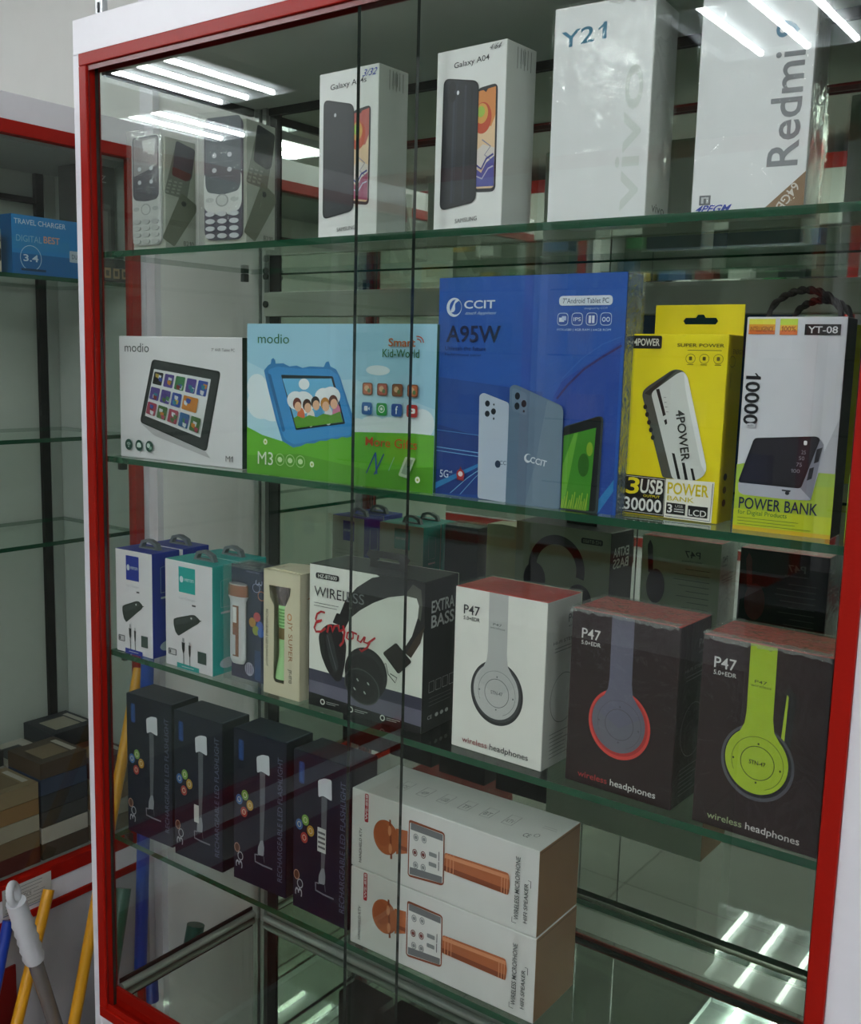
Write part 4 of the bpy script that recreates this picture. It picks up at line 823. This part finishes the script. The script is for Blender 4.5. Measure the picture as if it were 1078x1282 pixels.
# P47 headphone boxes
def p47(label, x, y, yaw, body, cols, film):
    w_, d_, h_ = 0.1136, 0.068, 0.1760
    t = carton('headphone_box', label, 'headphone box', x, y, Z3, yaw, w_, d_, h_, body, {'top': '#c4362e', **cols.get('sides', {})}, film, 'wireless headphone boxes on the third shelf')
    A = Art(w_, h_); c = cols
    if c.get('back2'): A.poly([(0.66,0.50),(0.70,0.45),(0.735,0.50),(0.76,0.78),(0.69,0.82),(0.65,0.70)], '#141416', 0.003); A.poly([(0.665,0.54),(0.69,0.49),(0.70,0.77),(0.685,0.78)], c['strap'], 0.001)
    A.ell(0.497,0.40,0.288,0.196,c['ring'],56)
    A.ell(0.497,0.403,0.266,0.180,c['rim'],56)
    A.ell(0.490,0.408,0.248,0.168,c['disc'],56)
    A.poly([(0.383,0.999),(0.590,0.999),(0.596,0.64),(0.612,0.575),(0.66,0.53),(0.72,0.47),(0.5,0.38),(0.27,0.46),(0.335,0.53),(0.378,0.59),(0.388,0.65)], c['strap'])
    A.ring(0.50,0.400,0.135,0.088,0.0007,c['line'],36); A.ring(0.50,0.400,0.205,0.136,0.0004,c['line'],40,-1.2,3.6)
    if c['logo']: A.text('P47',0.435,0.805,0.53,0.82,c['line'],bold=0.01); A.text('wireless',0.405,0.785,0.565,0.80,c['line'])
    if c['logo']: A.text('STN-47',0.435,0.390,0.565,0.412,c['line'],bold=0.02)
    for u, v in ((0.5,0.50),(0.5,0.30),(0.31,0.40),(0.68,0.39)): A.ell(u,v,0.008,0.006,c['line'],8)
    A.text('P47',0.105,0.840,0.285,0.898,c['ink'],bold=0.008); A.text('5.0+EDR',0.105,0.805,0.290,0.828,c['ink'],bold=0.01)
    A.text('wireless',0.130,0.045,0.415,0.080,c['accent'],bold=0.008); A.text('headphones',0.445,0.034,0.865,0.082,c['ink'],bold=0.008)
    A.build('front_artwork', t)
    A = Art(d_, h_, 'right', w_)
    A.text('P47',0.62,0.845,0.90,0.895,c['ink2'],bold=0.006); A.text('wireless',0.62,0.815,0.9,0.832,c['ink2']); A.text('HI-FI STEREO',0.2,0.735,0.95,0.755,c['ink2']); lines(A,0.25,0.95,0.69,0.71,2,c['ink2'],0.0006)
    A.ring(0.55,0.40,0.38,0.15,0.0006,c['ink2'],36); lines(A,0.2,0.85,0.06,0.20,7,c['ink2'],0.0006,0.4)
    A.build('side_artwork', t)
    A = Art(w_, h_, 'back', d_); A.rect(0,0,1,1,c['backc']); A.text('P47',0.25,0.86,0.45,0.915,c['backi'],bold=0.01); A.text('wireless',0.22,0.825,0.48,0.842,c['backi']); lines(A,0.12,0.60,0.2,0.77,14,c['backi'],0.0007,0.5)
    A.ell(0.80,0.60,0.12,0.14,c['bear'],28); A.poly([(0.90,0.70),(0.93,0.92),(0.90,0.97),(0.86,0.92),(0.84,0.72)],c['bear'],0.002)
    A.build('back_artwork', t)
    if body != '#f0f1ea': crumple(t, 0.001, w_-0.001, -0.0018, h_, int(x*100))
    return t
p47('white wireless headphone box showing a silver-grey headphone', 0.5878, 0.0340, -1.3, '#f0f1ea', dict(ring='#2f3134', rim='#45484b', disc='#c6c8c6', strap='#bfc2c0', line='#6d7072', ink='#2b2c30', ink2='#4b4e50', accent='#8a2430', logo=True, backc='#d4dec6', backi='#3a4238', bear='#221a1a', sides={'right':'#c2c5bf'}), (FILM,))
p47('black headphone box printed with a red-ringed grey headphone', 0.7281, 0.0330, -1.6, '#22090d', dict(ring='#d84038', rim='#b02c2a', disc='#6a6a76', strap='#68677a', line='#54545f', ink='#dcdad8', ink2='#8a8486', accent='#a82a2e', logo=False, backc='#17181a', backi='#7a8080', bear='#7a2a2c'), (FILM, FILMW, ('top',)))
p47('black headphone box printed with a lime green headphone', 0.8645, 0.0253, -2.2, '#22090d', dict(ring='#55555e', rim='#1a1a1e', disc='#a9c42c', strap='#a6c22a', line='#3a4414', ink='#d8d6d4', ink2='#8a8486', accent='#9aa880', logo=True, back2=True, backc='#232526', backi='#8a9090', bear='#7a2a2c'), (FILM, FILMW, ('top',)))

# ---- lowest filled shelf: flexible torch boxes
def flex(label, x, y, yaw, sticker=None):
    w_, d_, h_ = 0.0930, 0.050, 0.2070
    t = carton('torch_box', label, 'torch box', x, y, Z4, yaw, w_, d_, h_, '#0d1022', {'top': '#1a2233', 'right': '#0b0d1a'}, None, 'navy flashlight boxes in a row')
    A = Art(w_, h_)
    A.rect(0.004,0.004,0.996,0.996,'#0c1026')
    A.rect(0.10,0.80,0.20,0.935,'#1c3c78',0.003); A.text('JEPSUN',0.12,0.81,0.18,0.925,'#2f62a8',rot=90)
    A.poly([(0.446,0.856),(0.560,0.882),(0.685,0.886),(0.694,0.757),(0.612,0.766),(0.531,0.772),(0.457,0.752)], '#cdd2d8', 0.003)
    A.poly([(0.511,0.766),(0.612,0.766),(0.605,0.549),(0.577,0.317),(0.516,0.309),(0.514,0.537)], '#5c6066')
    A.poly([(0.525,0.319),(0.576,0.326),(0.597,0.277),(0.587,0.224),(0.473,0.217),(0.478,0.269)], '#8a8e94', 0.002)
    A.line([(0.483,0.218),(0.421,0.215),(0.426,0.167),(0.567,0.161),(0.749,0.161)], 0.0022, '#7a7e86'); A.line([(0.587,0.224),(0.601,0.183)], 0.0012, '#54585e')
    for p, c in zip([(0.226,0.580),(0.115,0.540),(0.324,0.525),(0.210,0.468)], ('#6f9a40','#3a66a0','#b08a30','#a03a34')): A.ell(p[0],p[1],0.065,0.034,c,18); A.ring(p[0],p[1],0.035,0.018,0.0008,'#d8d0b0',12)
    A.ell(0.075,0.215,0.045,0.026,'#5a3018',18); A.ring(0.075,0.215,0.055,0.032,0.0012,'#b08a78',18); A.ring(0.14,0.165,0.055,0.030,0.0013,'#a8acb4',18); A.text('3',0.05,0.085,0.18,0.135,'#a8acb4',rot=90,bold=-0.004)
    A.text('RECHARGEABLE LED FLASHLIGHT',0.850,0.10,0.940,0.90,'#5c6278',rot=90,bold=0.03)
    A.build('front_artwork', t)
    if sticker:
        A = Art(w_, h_); A.k = 12; A.rect(*sticker, '#c9ccc8'); u0, v0, u1, v1 = sticker
        for k in range(4 if u1-u0 > 0.12 else 0): A.rect(u0+0.012,v0+(v1-v0)*(0.15+0.2*k),u1-0.012,v0+(v1-v0)*(0.24+0.2*k),'#5a5e60')
        A.build('price_sticker', t)
    A = Art(w_, h_, 'top', h_); A.h = d_; A.line([(0.97,0.06),(0.97,0.95)],0.0015,'#5a6270'); A.build('lid_crease', t)
    return t
flex('navy flashlight box at the left end of its row', 0.0225, 0.0370, 2.5)
flex('navy flashlight box with a small blank white sticker', 0.1290, 0.0340, 1.8, (0.42,0.28,0.52,0.40))
flex('navy flashlight box without sticker between two stickered ones', 0.2400, 0.0400, 1.5)
flex('navy flashlight box with a white printed sticker beside the microphone boxes', 0.3500, 0.0380, -1.0, (0.45,0.42,0.60,0.57))

# microphone boxes, two stacked
def mic(label, z, x, y, yaw):
    w_, d_, h_ = 0.2505, 0.088, 0.0955
    t = carton('microphone_box', label, 'microphone box', x, y, z, yaw, w_, d_, h_, '#dcdcda', {'right': '#8f6b4b', 'top': '#d4d6d2'}, None, 'stacked microphone boxes')
    A = Art(w_, h_)
    A.rect(0.078,0.62,0.100,1.0-0.02,'#a82430',0.002); A.text('WS-858',0.082,0.65,0.096,0.97,'#e8dada',rot=90,bold=0.02)
    A.text('HANDHELD KTV',0.048,0.08,0.064,0.52,'#34373a',rot=90,bold=0.03)
    GO = '#b5653c'; GD = '#8a4426'; GL = '#d89068'
    A.ell(0.205,0.52,0.073,0.215,GO,30,0.05); A.ell(0.185,0.55,0.045,0.15,'#a85a34',24,0.05)
    A.poly([(0.222,0.76),(0.232,0.76),(0.244,0.28),(0.233,0.27)], GD); A.ell(0.226,0.62,0.010,0.065,GL,14); A.ell(0.232,0.40,0.010,0.065,GL,14)
    A.poly([(0.262,0.68),(0.328,0.70),(0.328,0.42),(0.266,0.36)], GO); A.poly([(0.275,0.68),(0.283,0.68),(0.286,0.38),(0.277,0.37)], GL); A.rect(0.29,0.44,0.328,0.49,GD)
    A.poly([(0.334,0.835),(0.345,0.85),(0.518,0.84),(0.529,0.82),(0.532,0.22),(0.520,0.19),(0.345,0.145),(0.334,0.17)], GD, 0.002)
    A.poly([(0.340,0.82),(0.523,0.815),(0.526,0.22),(0.340,0.17)], '#e0e0de', 0.002)
    A.poly([(0.345,0.82),(0.520,0.81),(0.520,0.73),(0.345,0.735)], '#74767a'); A.poly([(0.345,0.27),(0.522,0.30),(0.522,0.22),(0.345,0.18)], '#74767a')
    for u, v, c in ((0.375,0.66,'#8a8e90'),(0.42,0.67,'#8a8e90'),(0.372,0.47,'#7a3430'),(0.418,0.48,'#7a3430'),(0.378,0.32,'#8a8e90'),(0.42,0.325,'#8a8e90')): A.ring(u,v,0.014,0.045,0.0010,c,16); A.ell(u,v,0.008,0.024,c,10)
    for v in (0.50,0.38): A.rect(0.45,v,0.492,v+0.05,'#8a8e90',0.001); A.rect(0.502,v-0.02,0.506,v+0.09,'#55585a')
    A.poly([(0.534,0.610),(0.860,0.640),(0.868,0.52),(0.862,0.385),(0.534,0.385)], GO, 0.003); A.poly([(0.534,0.59),(0.86,0.615),(0.862,0.57),(0.534,0.545)], GL); A.poly([(0.534,0.45),(0.862,0.45),(0.861,0.39),(0.534,0.39)], GD)
    for u in (0.548,0.565,0.582,0.828,0.842,0.855): A.line([(u,0.39),(u,0.61)], 0.0010, GL)
    A.text('WIRELESS MICROPHONE',0.893,0.14,0.915,0.87,'#34373a',rot=90,bold=0.03); A.text('HIFI SPEAKER',0.938,0.14,0.957,0.60,'#34373a',rot=90,bold=0.03)
    A.line([(0.905,0.10),(0.885,0.10),(0.885,0.16)],0.0007,'#34373a'); A.line([(0.955,0.64),(0.968,0.64),(0.968,0.56)],0.0007,'#34373a')
    A.build('front_artwork', t)
    A = Art(w_, d_, 'top', h_)
    for i, s_ in enumerate(('IOS','APP','USB','TF','BT','KTV')):
        u = 0.16+i*0.115; A.line([(u,0.35),(u+0.05,0.35),(u+0.05,0.62),(u,0.62),(u,0.35)],0.0006,'#6a6e70'); A.text(s_,u+0.008,0.40,u+0.042,0.50,'#6a6e70')
    A.text('CE',0.87,0.20,0.90,0.30,'#55585a'); A.ring(0.92,0.32,0.012,0.05,0.0006,'#55585a',12); lines(A,0.90,0.97,0.55,0.60,2,'#7a7e80',0.0005)
    A.build('top_artwork', t)
    A = Art(d_, h_, 'right', w_); A.k = 1; A.line([(0.03,0.97),(0.97,0.97)],0.0012,'#6a4c34'); A.build('end_flap_crease', t)
    return t
mic('microphone box at the bottom of the stack of two', Z4, 0.4585, 0.0225, 0.6)
mic('microphone box at the top of the stack of two', Z4+0.0958, 0.4575, 0.0235, 0.5)

# ------------------------------------------------------------------ neighbouring cabinet along the left
NX = -0.43; NY = 0.4215; NB = -0.72
nc = thing('display_cabinet', 'white glass cabinet with red frame standing at left, seen side-on', 'display cabinet', (NX,-1.0,FL))
def nb(lo, hi, m, name, bev=0.001):
    return MB().box((lo[0]-NX,lo[1]+1.0,lo[2]-FL),(hi[0]-NX,hi[1]+1.0,hi[2]-FL), m).build(name, nc, bev)
Y2 = -1.25
nb((NX-0.02,Y2,ZT),(NX,0.436,1.131), WHITEP, 'header_panel'); nb((NX-0.02,NY,FL),(NX,0.436,ZT), WHITEP, 'side_post')
nb((NX-0.018,Y2,ZT-0.022),(NX+0.003,NY,ZT), REDF, 'frame_rail'); nb((NX-0.018,NY-0.020,-0.24),(NX+0.003,NY,ZT-0.022), REDF, 'frame_rail'); nb((NX-0.018,Y2,-0.268),(NX+0.003,NY,-0.24), REDF, 'frame_rail')
nb((NX-0.02,Y2,-0.31),(NX,NY,-0.268), WHITEP, 'base_strip'); nb((NX-0.018,Y2,-0.325),(NX+0.003,NY,-0.31), REDF, 'lower_frame_rail')
nb((NX-0.02,Y2,FL),(NX,NY,-0.325), M('#b3b0b2',0.5), 'base_panel')
nb((NX-0.019,Y2,FL+0.02),(NX+0.004,0.12,-0.40), M('#7c1410',0.4), 'lower_door')
nb((NB-0.02,Y2,FL),(NB,0.436,1.075), M('#b9c2b8',0.25,0,0.04,0.5), 'back_panel'); nb((NB,Y2,1.06),(NX-0.02,0.436,1.075), M('#8a908c',0.5), 'top_panel'); nb((NB,0.430,-0.24),(NX-0.02,0.436,1.06), M('#b4bcb6',0.4), 'end_panel')
nb((NB,Y2,-0.26),(NX-0.02,0.43,-0.245), M('#8a908c',0.5), 'bottom_board')
nb((NB+0.001,0.386,-0.245),(NB+0.012,0.404,1.06), RUBBER, 'corner_gasket'); nb((NB+0.001,0.404,-0.245),(NB+0.014,0.429,1.06), ALU, 'corner_post')
nb((NB+0.001,Y2,1.0),(NB+0.012,0.386,1.012), RUBBER, 'rear_rail')
nb((NX-0.012,Y2,-0.238),(NX-0.007,NY-0.0205,ZT-0.0225), DOORG, 'sliding_glass_door', 0)
for z in (0.8417, 0.555, 0.365):
    s = MB(); s.box((NB+0.015-NX,Y2+1,z-0.0075-FL),(-0.03,0.428+1,z-FL), SHELFG, {'right': EDGE, 'front': EDGE, 'back': EDGE, 'left': EDGE}); s.build('glass_shelf', nc)
# things in it
t = thing('charger_box', 'blue travel charger box in the neighbouring cabinet', 'charger box', (-0.462,0.180,0.8417), math.radians(90))
w_, d_, h_ = 0.160, 0.045, 0.100
MB().box((0,0,0.0002),(w_,d_,h_), M('#2488cc',0.4), {'left': M('#17629a',0.4), 'top': M('#1a4f78',0.4)}).build('carton', t, 0.001)
A = Art(w_, h_); A.rect(0,0,1,0.35,'#1a6aa8'); A.rect(0.0,0.42,0.7,0.62,'#2c8cc8')
A.text('TRAVEL CHARGER',0.03,0.84,0.66,0.93,'#d4e4f0',bold=0.02); A.text('DIGITAL',0.05,0.55,0.36,0.66,'#8ec0dc'); A.text('BEST',0.38,0.56,0.58,0.68,'#d8a48c',bold=0.02)
A.ring(0.22,0.28,0.13,0.22,0.0012,'#bcd8ea',24); A.text('3.4',0.13,0.22,0.31,0.34,'#d4e4f0',bold=0.02); A.rect(0.10,0.06,0.40,0.10,'#123c5c'); A.rect(0.70,0.28,1.0,0.48,'#b8ccd8',0.002); A.text('DUAL USB',0.73,0.34,0.97,0.42,'#2c4a60'); A.build('front_artwork', t)
t = thing('charger_box', 'cream charger box at the far left edge beside the blue one', 'charger box', (-0.462,0.075,0.8417), math.radians(90))
MB().box((0,0,0.0002),(0.085,0.05,0.072), M('#cfcab4',0.5)).build('carton', t, 0.001)
A = Art(0.085,0.072); A.text('Plus',0.75,0.70,0.99,0.86,'#2c2a28'); A.rect(0.80,0.25,0.99,0.55,'#22211f',0.003); A.build('front_artwork', t)
t = thing('speaker_box', 'black box lettered HZ seen through the side glass', 'box', (-0.50,0.352,0.8417), math.radians(90))
MB().box((0,0,0.0002),(0.068,0.08,0.215), M('#4a4d4b',0.4)).build('carton', t, 0.001)
A = Art(0.068,0.215); A.text('HZ',0.25,0.86,0.72,0.92,'#b4b8b6'); A.rect(0.15,0.22,0.85,0.68,'#6a6c68'); A.rect(0.25,0.26,0.75,0.62,'#8a8c88'); A.build('front_artwork', t)
for i, (y, z, L_) in enumerate(((0.23,-0.245,'x'),)): pass
rnd = random.Random(11)
cols = ['#77664c','#3a3a38','#8c7c60','#4a3c30','#a09a88','#2c3036','#5a2c28','#b4b0a4','#8a6a44','#30405a']
k = 0
words = {'#77664c':'tan','#3a3a38':'charcoal','#8c7c60':'beige','#4a3c30':'dark brown','#a09a88':'grey','#2c3036':'slate','#5a2c28':'maroon','#b4b0a4':'pale grey','#8a6a44':'ochre','#30405a':'blue'}
for col in range(4):
    for row in range(2):
        top = 5+((col+row) % 2)
        for lv in range(top):
            c = cols[(k*3+lv) % 10]; x = -0.465-0.115*row; y = 0.415-0.105*(col+1)-0.002*lv*0
            t = MB(); hh = 0.032
            t.box((0,0,0.0002),(0.100,0.108,hh-0.0008), M(c,0.45)); t.box((0.018,0.02,hh-0.0007),(0.075,0.080,hh-0.0002), M(cols[(k+4)%10],0.4)); t.box((0.08,0.02,hh-0.0007),(0.092,0.09,hh-0.0002), M('#b8b4a8',0.4))
            o = t.build('case_box', None, 0.0008); o.location = (x, y, -0.245+hh*lv); o.rotation_euler = (0,0,math.radians(90))
            lvw = ['bottom','second','third','fourth','fifth','sixth'][lv]
            tag(o, '%s flat box, %s layer of the %s row, %s stack from the corner' % (words[c], lvw, ['front','back'][row], ['first','second','third','fourth'][col]), 'box', 'flat boxes stacked in the left cabinet')
            k += 1
t = thing('adapter_box', 'small dark box with three tan icon squares on the left cabinet shelf', 'box', (-0.452,0.352,0.8417), math.radians(90))
MB().box((0,0,0.0002),(0.066,0.040,0.040), M('#3a3a34',0.4)).build('carton', t, 0.001)
A = Art(0.066,0.040)
for j in range(3): A.rect(0.10+0.29*j,0.15,0.31+0.29*j,0.62,'#b89a72'); A.rect(0.15+0.29*j,0.25,0.26+0.29*j,0.50,'#4a4236')
lines(A,0.1,0.9,0.72,0.90,3,'#7a766c',0.0006); A.build('front_artwork', t)

# notice taped to the left cabinet rail
nt_ = thing('paper_notice', 'small printed paper notice taped on the red and white rail', 'notice', (-0.4255,0.098,-0.300), math.radians(90))
MB().box((0,0,0),(0.098,0.0006,0.052), M('#b9bab6',0.7)).build('paper', nt_)
nt_.rotation_euler = (0, math.radians(0), math.radians(90))
A = Art(0.098,0.052); lines(A,0.05,0.95,0.12,0.88,7,'#55585c',0.0009,0.3); A.line([(0.0,0.04),(0.98,0.04)],0.001,'#3c5a9a'); A.rect(0.25,0.42,0.62,0.62,'#b9bab6'); A.text('NOTICE',0.28,0.44,0.58,0.58,'#44484c'); A.build('printed_text', nt_)

# cleaning tools in the corner
def pole(name, label, cat, a, b_, r_, c, cap=None):
    t = thing(name, label, cat, tuple(b_)); a = Vector(a)-Vector(b_)
    MB().cyl((0,0,0), a, r_, M(c,0.35), 18).build('pole', t)
    if cap:
        n_ = a.normalized(); MB().cyl(a-n_*cap[1], a+n_*0.003, r_*1.15, M(cap[0],0.4), 18).build('end_cap', t, 0.001)
    return t
PG = 'long-handled cleaning tools in the corner'
pole('broom_handle','yellow broom handle reaching highest behind the cabinet edge','broom handle',(-0.405,0.386,0.103),(-0.242,0.028,FL+0.002),0.0105,'#d89a1c')['group'] = PG
pole('broom_handle','shorter yellow broom handle leaning against the left cabinet','broom handle',(-0.412,0.182,-0.275),(-0.283,-0.086,FL+0.002),0.0105,'#d8991a')['group'] = PG
pole('mop_handle','wide blue mop pole standing upright behind the side glass','mop',(-0.372,0.382,0.150),(-0.375,0.343,FL+0.002),0.0125,'#1446a8')['group'] = PG
pole('mop_handle','blue handle leaning at the bottom left corner','mop',(-0.412,0.100,-0.300),(-0.31,-0.10,FL+0.002),0.010,'#16389a')['group'] = PG
pole('mop_handle','dark green handle nearer the blue mop pole','mop',(-0.360,0.307,-0.307),(-0.235,0.100,FL+0.002),0.0155,'#1c5a44')['group'] = PG
pole('mop_handle','dark green handle standing alone against the white wall','mop',(-0.200,0.349,-0.342),(-0.190,0.228,FL+0.002),0.0165,'#14584c')['group'] = PG
# white gripped dustpan
t = thing('dustpan', 'dustpan with a white looped grip on a clear grey handle', 'dustpan', (-0.359,0.217,FL)); t['group'] = PG
b0 = Vector((0,0,0.03)); a0 = Vector((-0.300+0.359,0.041-0.217,-0.169-FL)); dd = (a0-b0).normalized(); g0 = a0-dd*0.16
MB().cyl(b0, g0, 0.0125, M('#8a8480',0.2,0.3), 18).build('handle_tube', t)
gp = MB(); n_ = 14
gp.tube([g0-dd*0.012+dd*(0.135*i/n_) for i in range(n_+1)], lambda i: 0.0165+0.0022*(i%2)*(i<11)-0.0*i, M('#d9dbe0',0.4), 16)
ctr = a0-dd*0.020; side = dd.cross(Vector((1,0.7,0))).normalized()
ringp = [ctr+dd*(0.019*math.sin(2*PI*i/20))+side*(0.0125*math.cos(2*PI*i/20)) for i in range(21)]
gp.tube(ringp, 0.0062, M('#d9dbe0',0.4), 10); gp.build('grip', t)
pn = MB(); pn.box((-0.05,-0.05,0.001),(0.07,0.03,0.006), M('#9aa0a8',0.4)); pn.box((-0.05,-0.05,0.006),(0.07,-0.045,0.05), M('#9aa0a8',0.4)); pn.box((-0.05,-0.045,0.006),(-0.045,0.03,0.04), M('#9aa0a8',0.4)); pn.box((0.065,-0.045,0.006),(0.07,0.03,0.04), M('#9aa0a8',0.4)); po_ = pn.build('pan', t)
po_.location = (0.02,0.0,0)
t.location = (-0.359+0.03,0.217,FL)
for ch in t.children:
    if ch.name.split('.')[0] != 'pan': ch.location.x -= 0.03
# slotted steel upright above the cabinet
su = MB(); su.box((0.004,0.022,1.0868),(0.018,0.030,CE-0.002), M('#c8ccd0',0.4,0.5))
for i in range(18): su.box((0.009,0.0205,1.12+i*0.022),(0.012,0.0219,1.132+i*0.022), M('#3a3c40',0.5))
tag(su.build('slotted_upright'), 'slotted steel upright rising above the cabinet header at top left', 'upright')

# ------------------------------------------------------------------ the shop across the aisle (seen in mirror and glass)
def far_cab(label, x, y, n_):
    c = thing('display_cabinet', label, 'display cabinet', (x, y, FL), 0, 'red-framed cabinets across the aisle'); W_ = 1.5; H_ = 2.60; dp = 0.36
    MB().box((0,-dp,0),(W_,-0.02,0.45), WHITEP).build('base', c); MB().box((0,-dp,H_-0.03),(W_,-0.02,H_), WHITEP).build('top_panel', c)
    MB().box((0,-dp,0.45),(0.03,-0.02,H_-0.03), WHITEP).build('side_panel', c); MB().box((W_-0.03,-dp,0.45),(W_,-0.02,H_-0.03), WHITEP).build('side_panel', c)
    MB().box((0.03,-dp,0.45),(W_-0.03,-dp+0.01,H_-0.03), M('#8a948a',0.5)).build('back_panel', c)
    MB().box((0,-0.02,H_-0.075),(W_,0.0,H_-0.0), REDF).build('frame_rail', c); MB().box((0,-0.02,0.45),(W_,0.0,0.50), REDF).build('frame_rail', c)
    MB().box((0,-0.02,0.50),(0.05,0.0,H_-0.075), WHITEP).build('frame_post', c); MB().box((W_-0.05,-0.02,0.50),(W_,0.0,H_-0.075), REDF).build('frame_post', c)
    MB().box((0.05,-0.02,H_-0.35),(W_-0.05,-0.005,H_-0.075), M('#cfd3ce',0.5)).build('fascia', c)
    for z in (0.85,1.2,1.55,1.9): MB().box((0.03,-dp+0.01,z),(W_-0.03,-0.03,z+0.008), SHELFG, {'back': EDGE}).build('glass_shelf', c)
    return c
names = ['left','middle left','centre','right']
for i in range(4): far_cab('tall red-framed cabinet across the aisle, %s one, seen only as reflection' % names[i], -3.3+1.55*i, -4.1, i)
rnd = random.Random(21)
pc = [('#c8ccc8','white'),('#2c3034','black'),('#3a7a4a','green'),('#2c5a8a','blue'),('#b89a3a','mustard'),('#8a3a34','red'),('#7a7468','brown')]
for i in range(4):
    for sh in range(4):
        xx = -3.3+1.55*i+0.08+0.1*rnd.random(); j = 0
        while xx < -3.3+1.55*i+1.3 and j < 6:
            w_ = 0.08+0.10*rnd.random(); h_ = 0.10+0.14*rnd.random(); c, cn = pc[rnd.randrange(7)]
            o = MB().box((0,0,0.0002),(w_,0.1,h_), M(c,0.5)).build('goods_box', None, 0.001); o.location = (xx, -4.1-0.2, FL+(0.858,1.208,1.558,1.908)[sh])
            tag(o, '%s goods box number %d on shelf %d of the %s cabinet across the aisle' % (cn, j+1, sh+1, names[i]), 'box', 'goods across the aisle'); xx += w_+0.05+0.12*rnd.random(); j += 1
# low counter behind the camera
ct = thing('counter', 'low white sales counter with a glass top across the aisle', 'counter', (0.3,-2.3,FL))
MB().box((0,0,0),(2.0,0.5,0.85), WHITEP).build('counter_body', ct, 0.003); MB().box((-0.02,-0.02,0.85),(2.02,0.52,0.90), M('#50565a',0.2)).build('counter_top', ct, 0.003)
MB().box((0,0.501,0.80),(2.0,0.515,0.85), REDF).build('red_trim', ct)
kb = MB(); kb.box((0.2,0.15,0.9002),(0.65,0.32,0.92), M('#1c1d20',0.4))
for i in range(14):
    for j in range(5): kb.box((0.212+i*0.031,0.16+j*0.031,0.92),(0.238+i*0.031,0.185+j*0.031,0.926), M('#34363a',0.4))
kbo = kb.build('keyboard'); kbo.location = (0.3,-2.3,FL); tag(kbo, 'black keyboard lying on the low counter', 'keyboard')
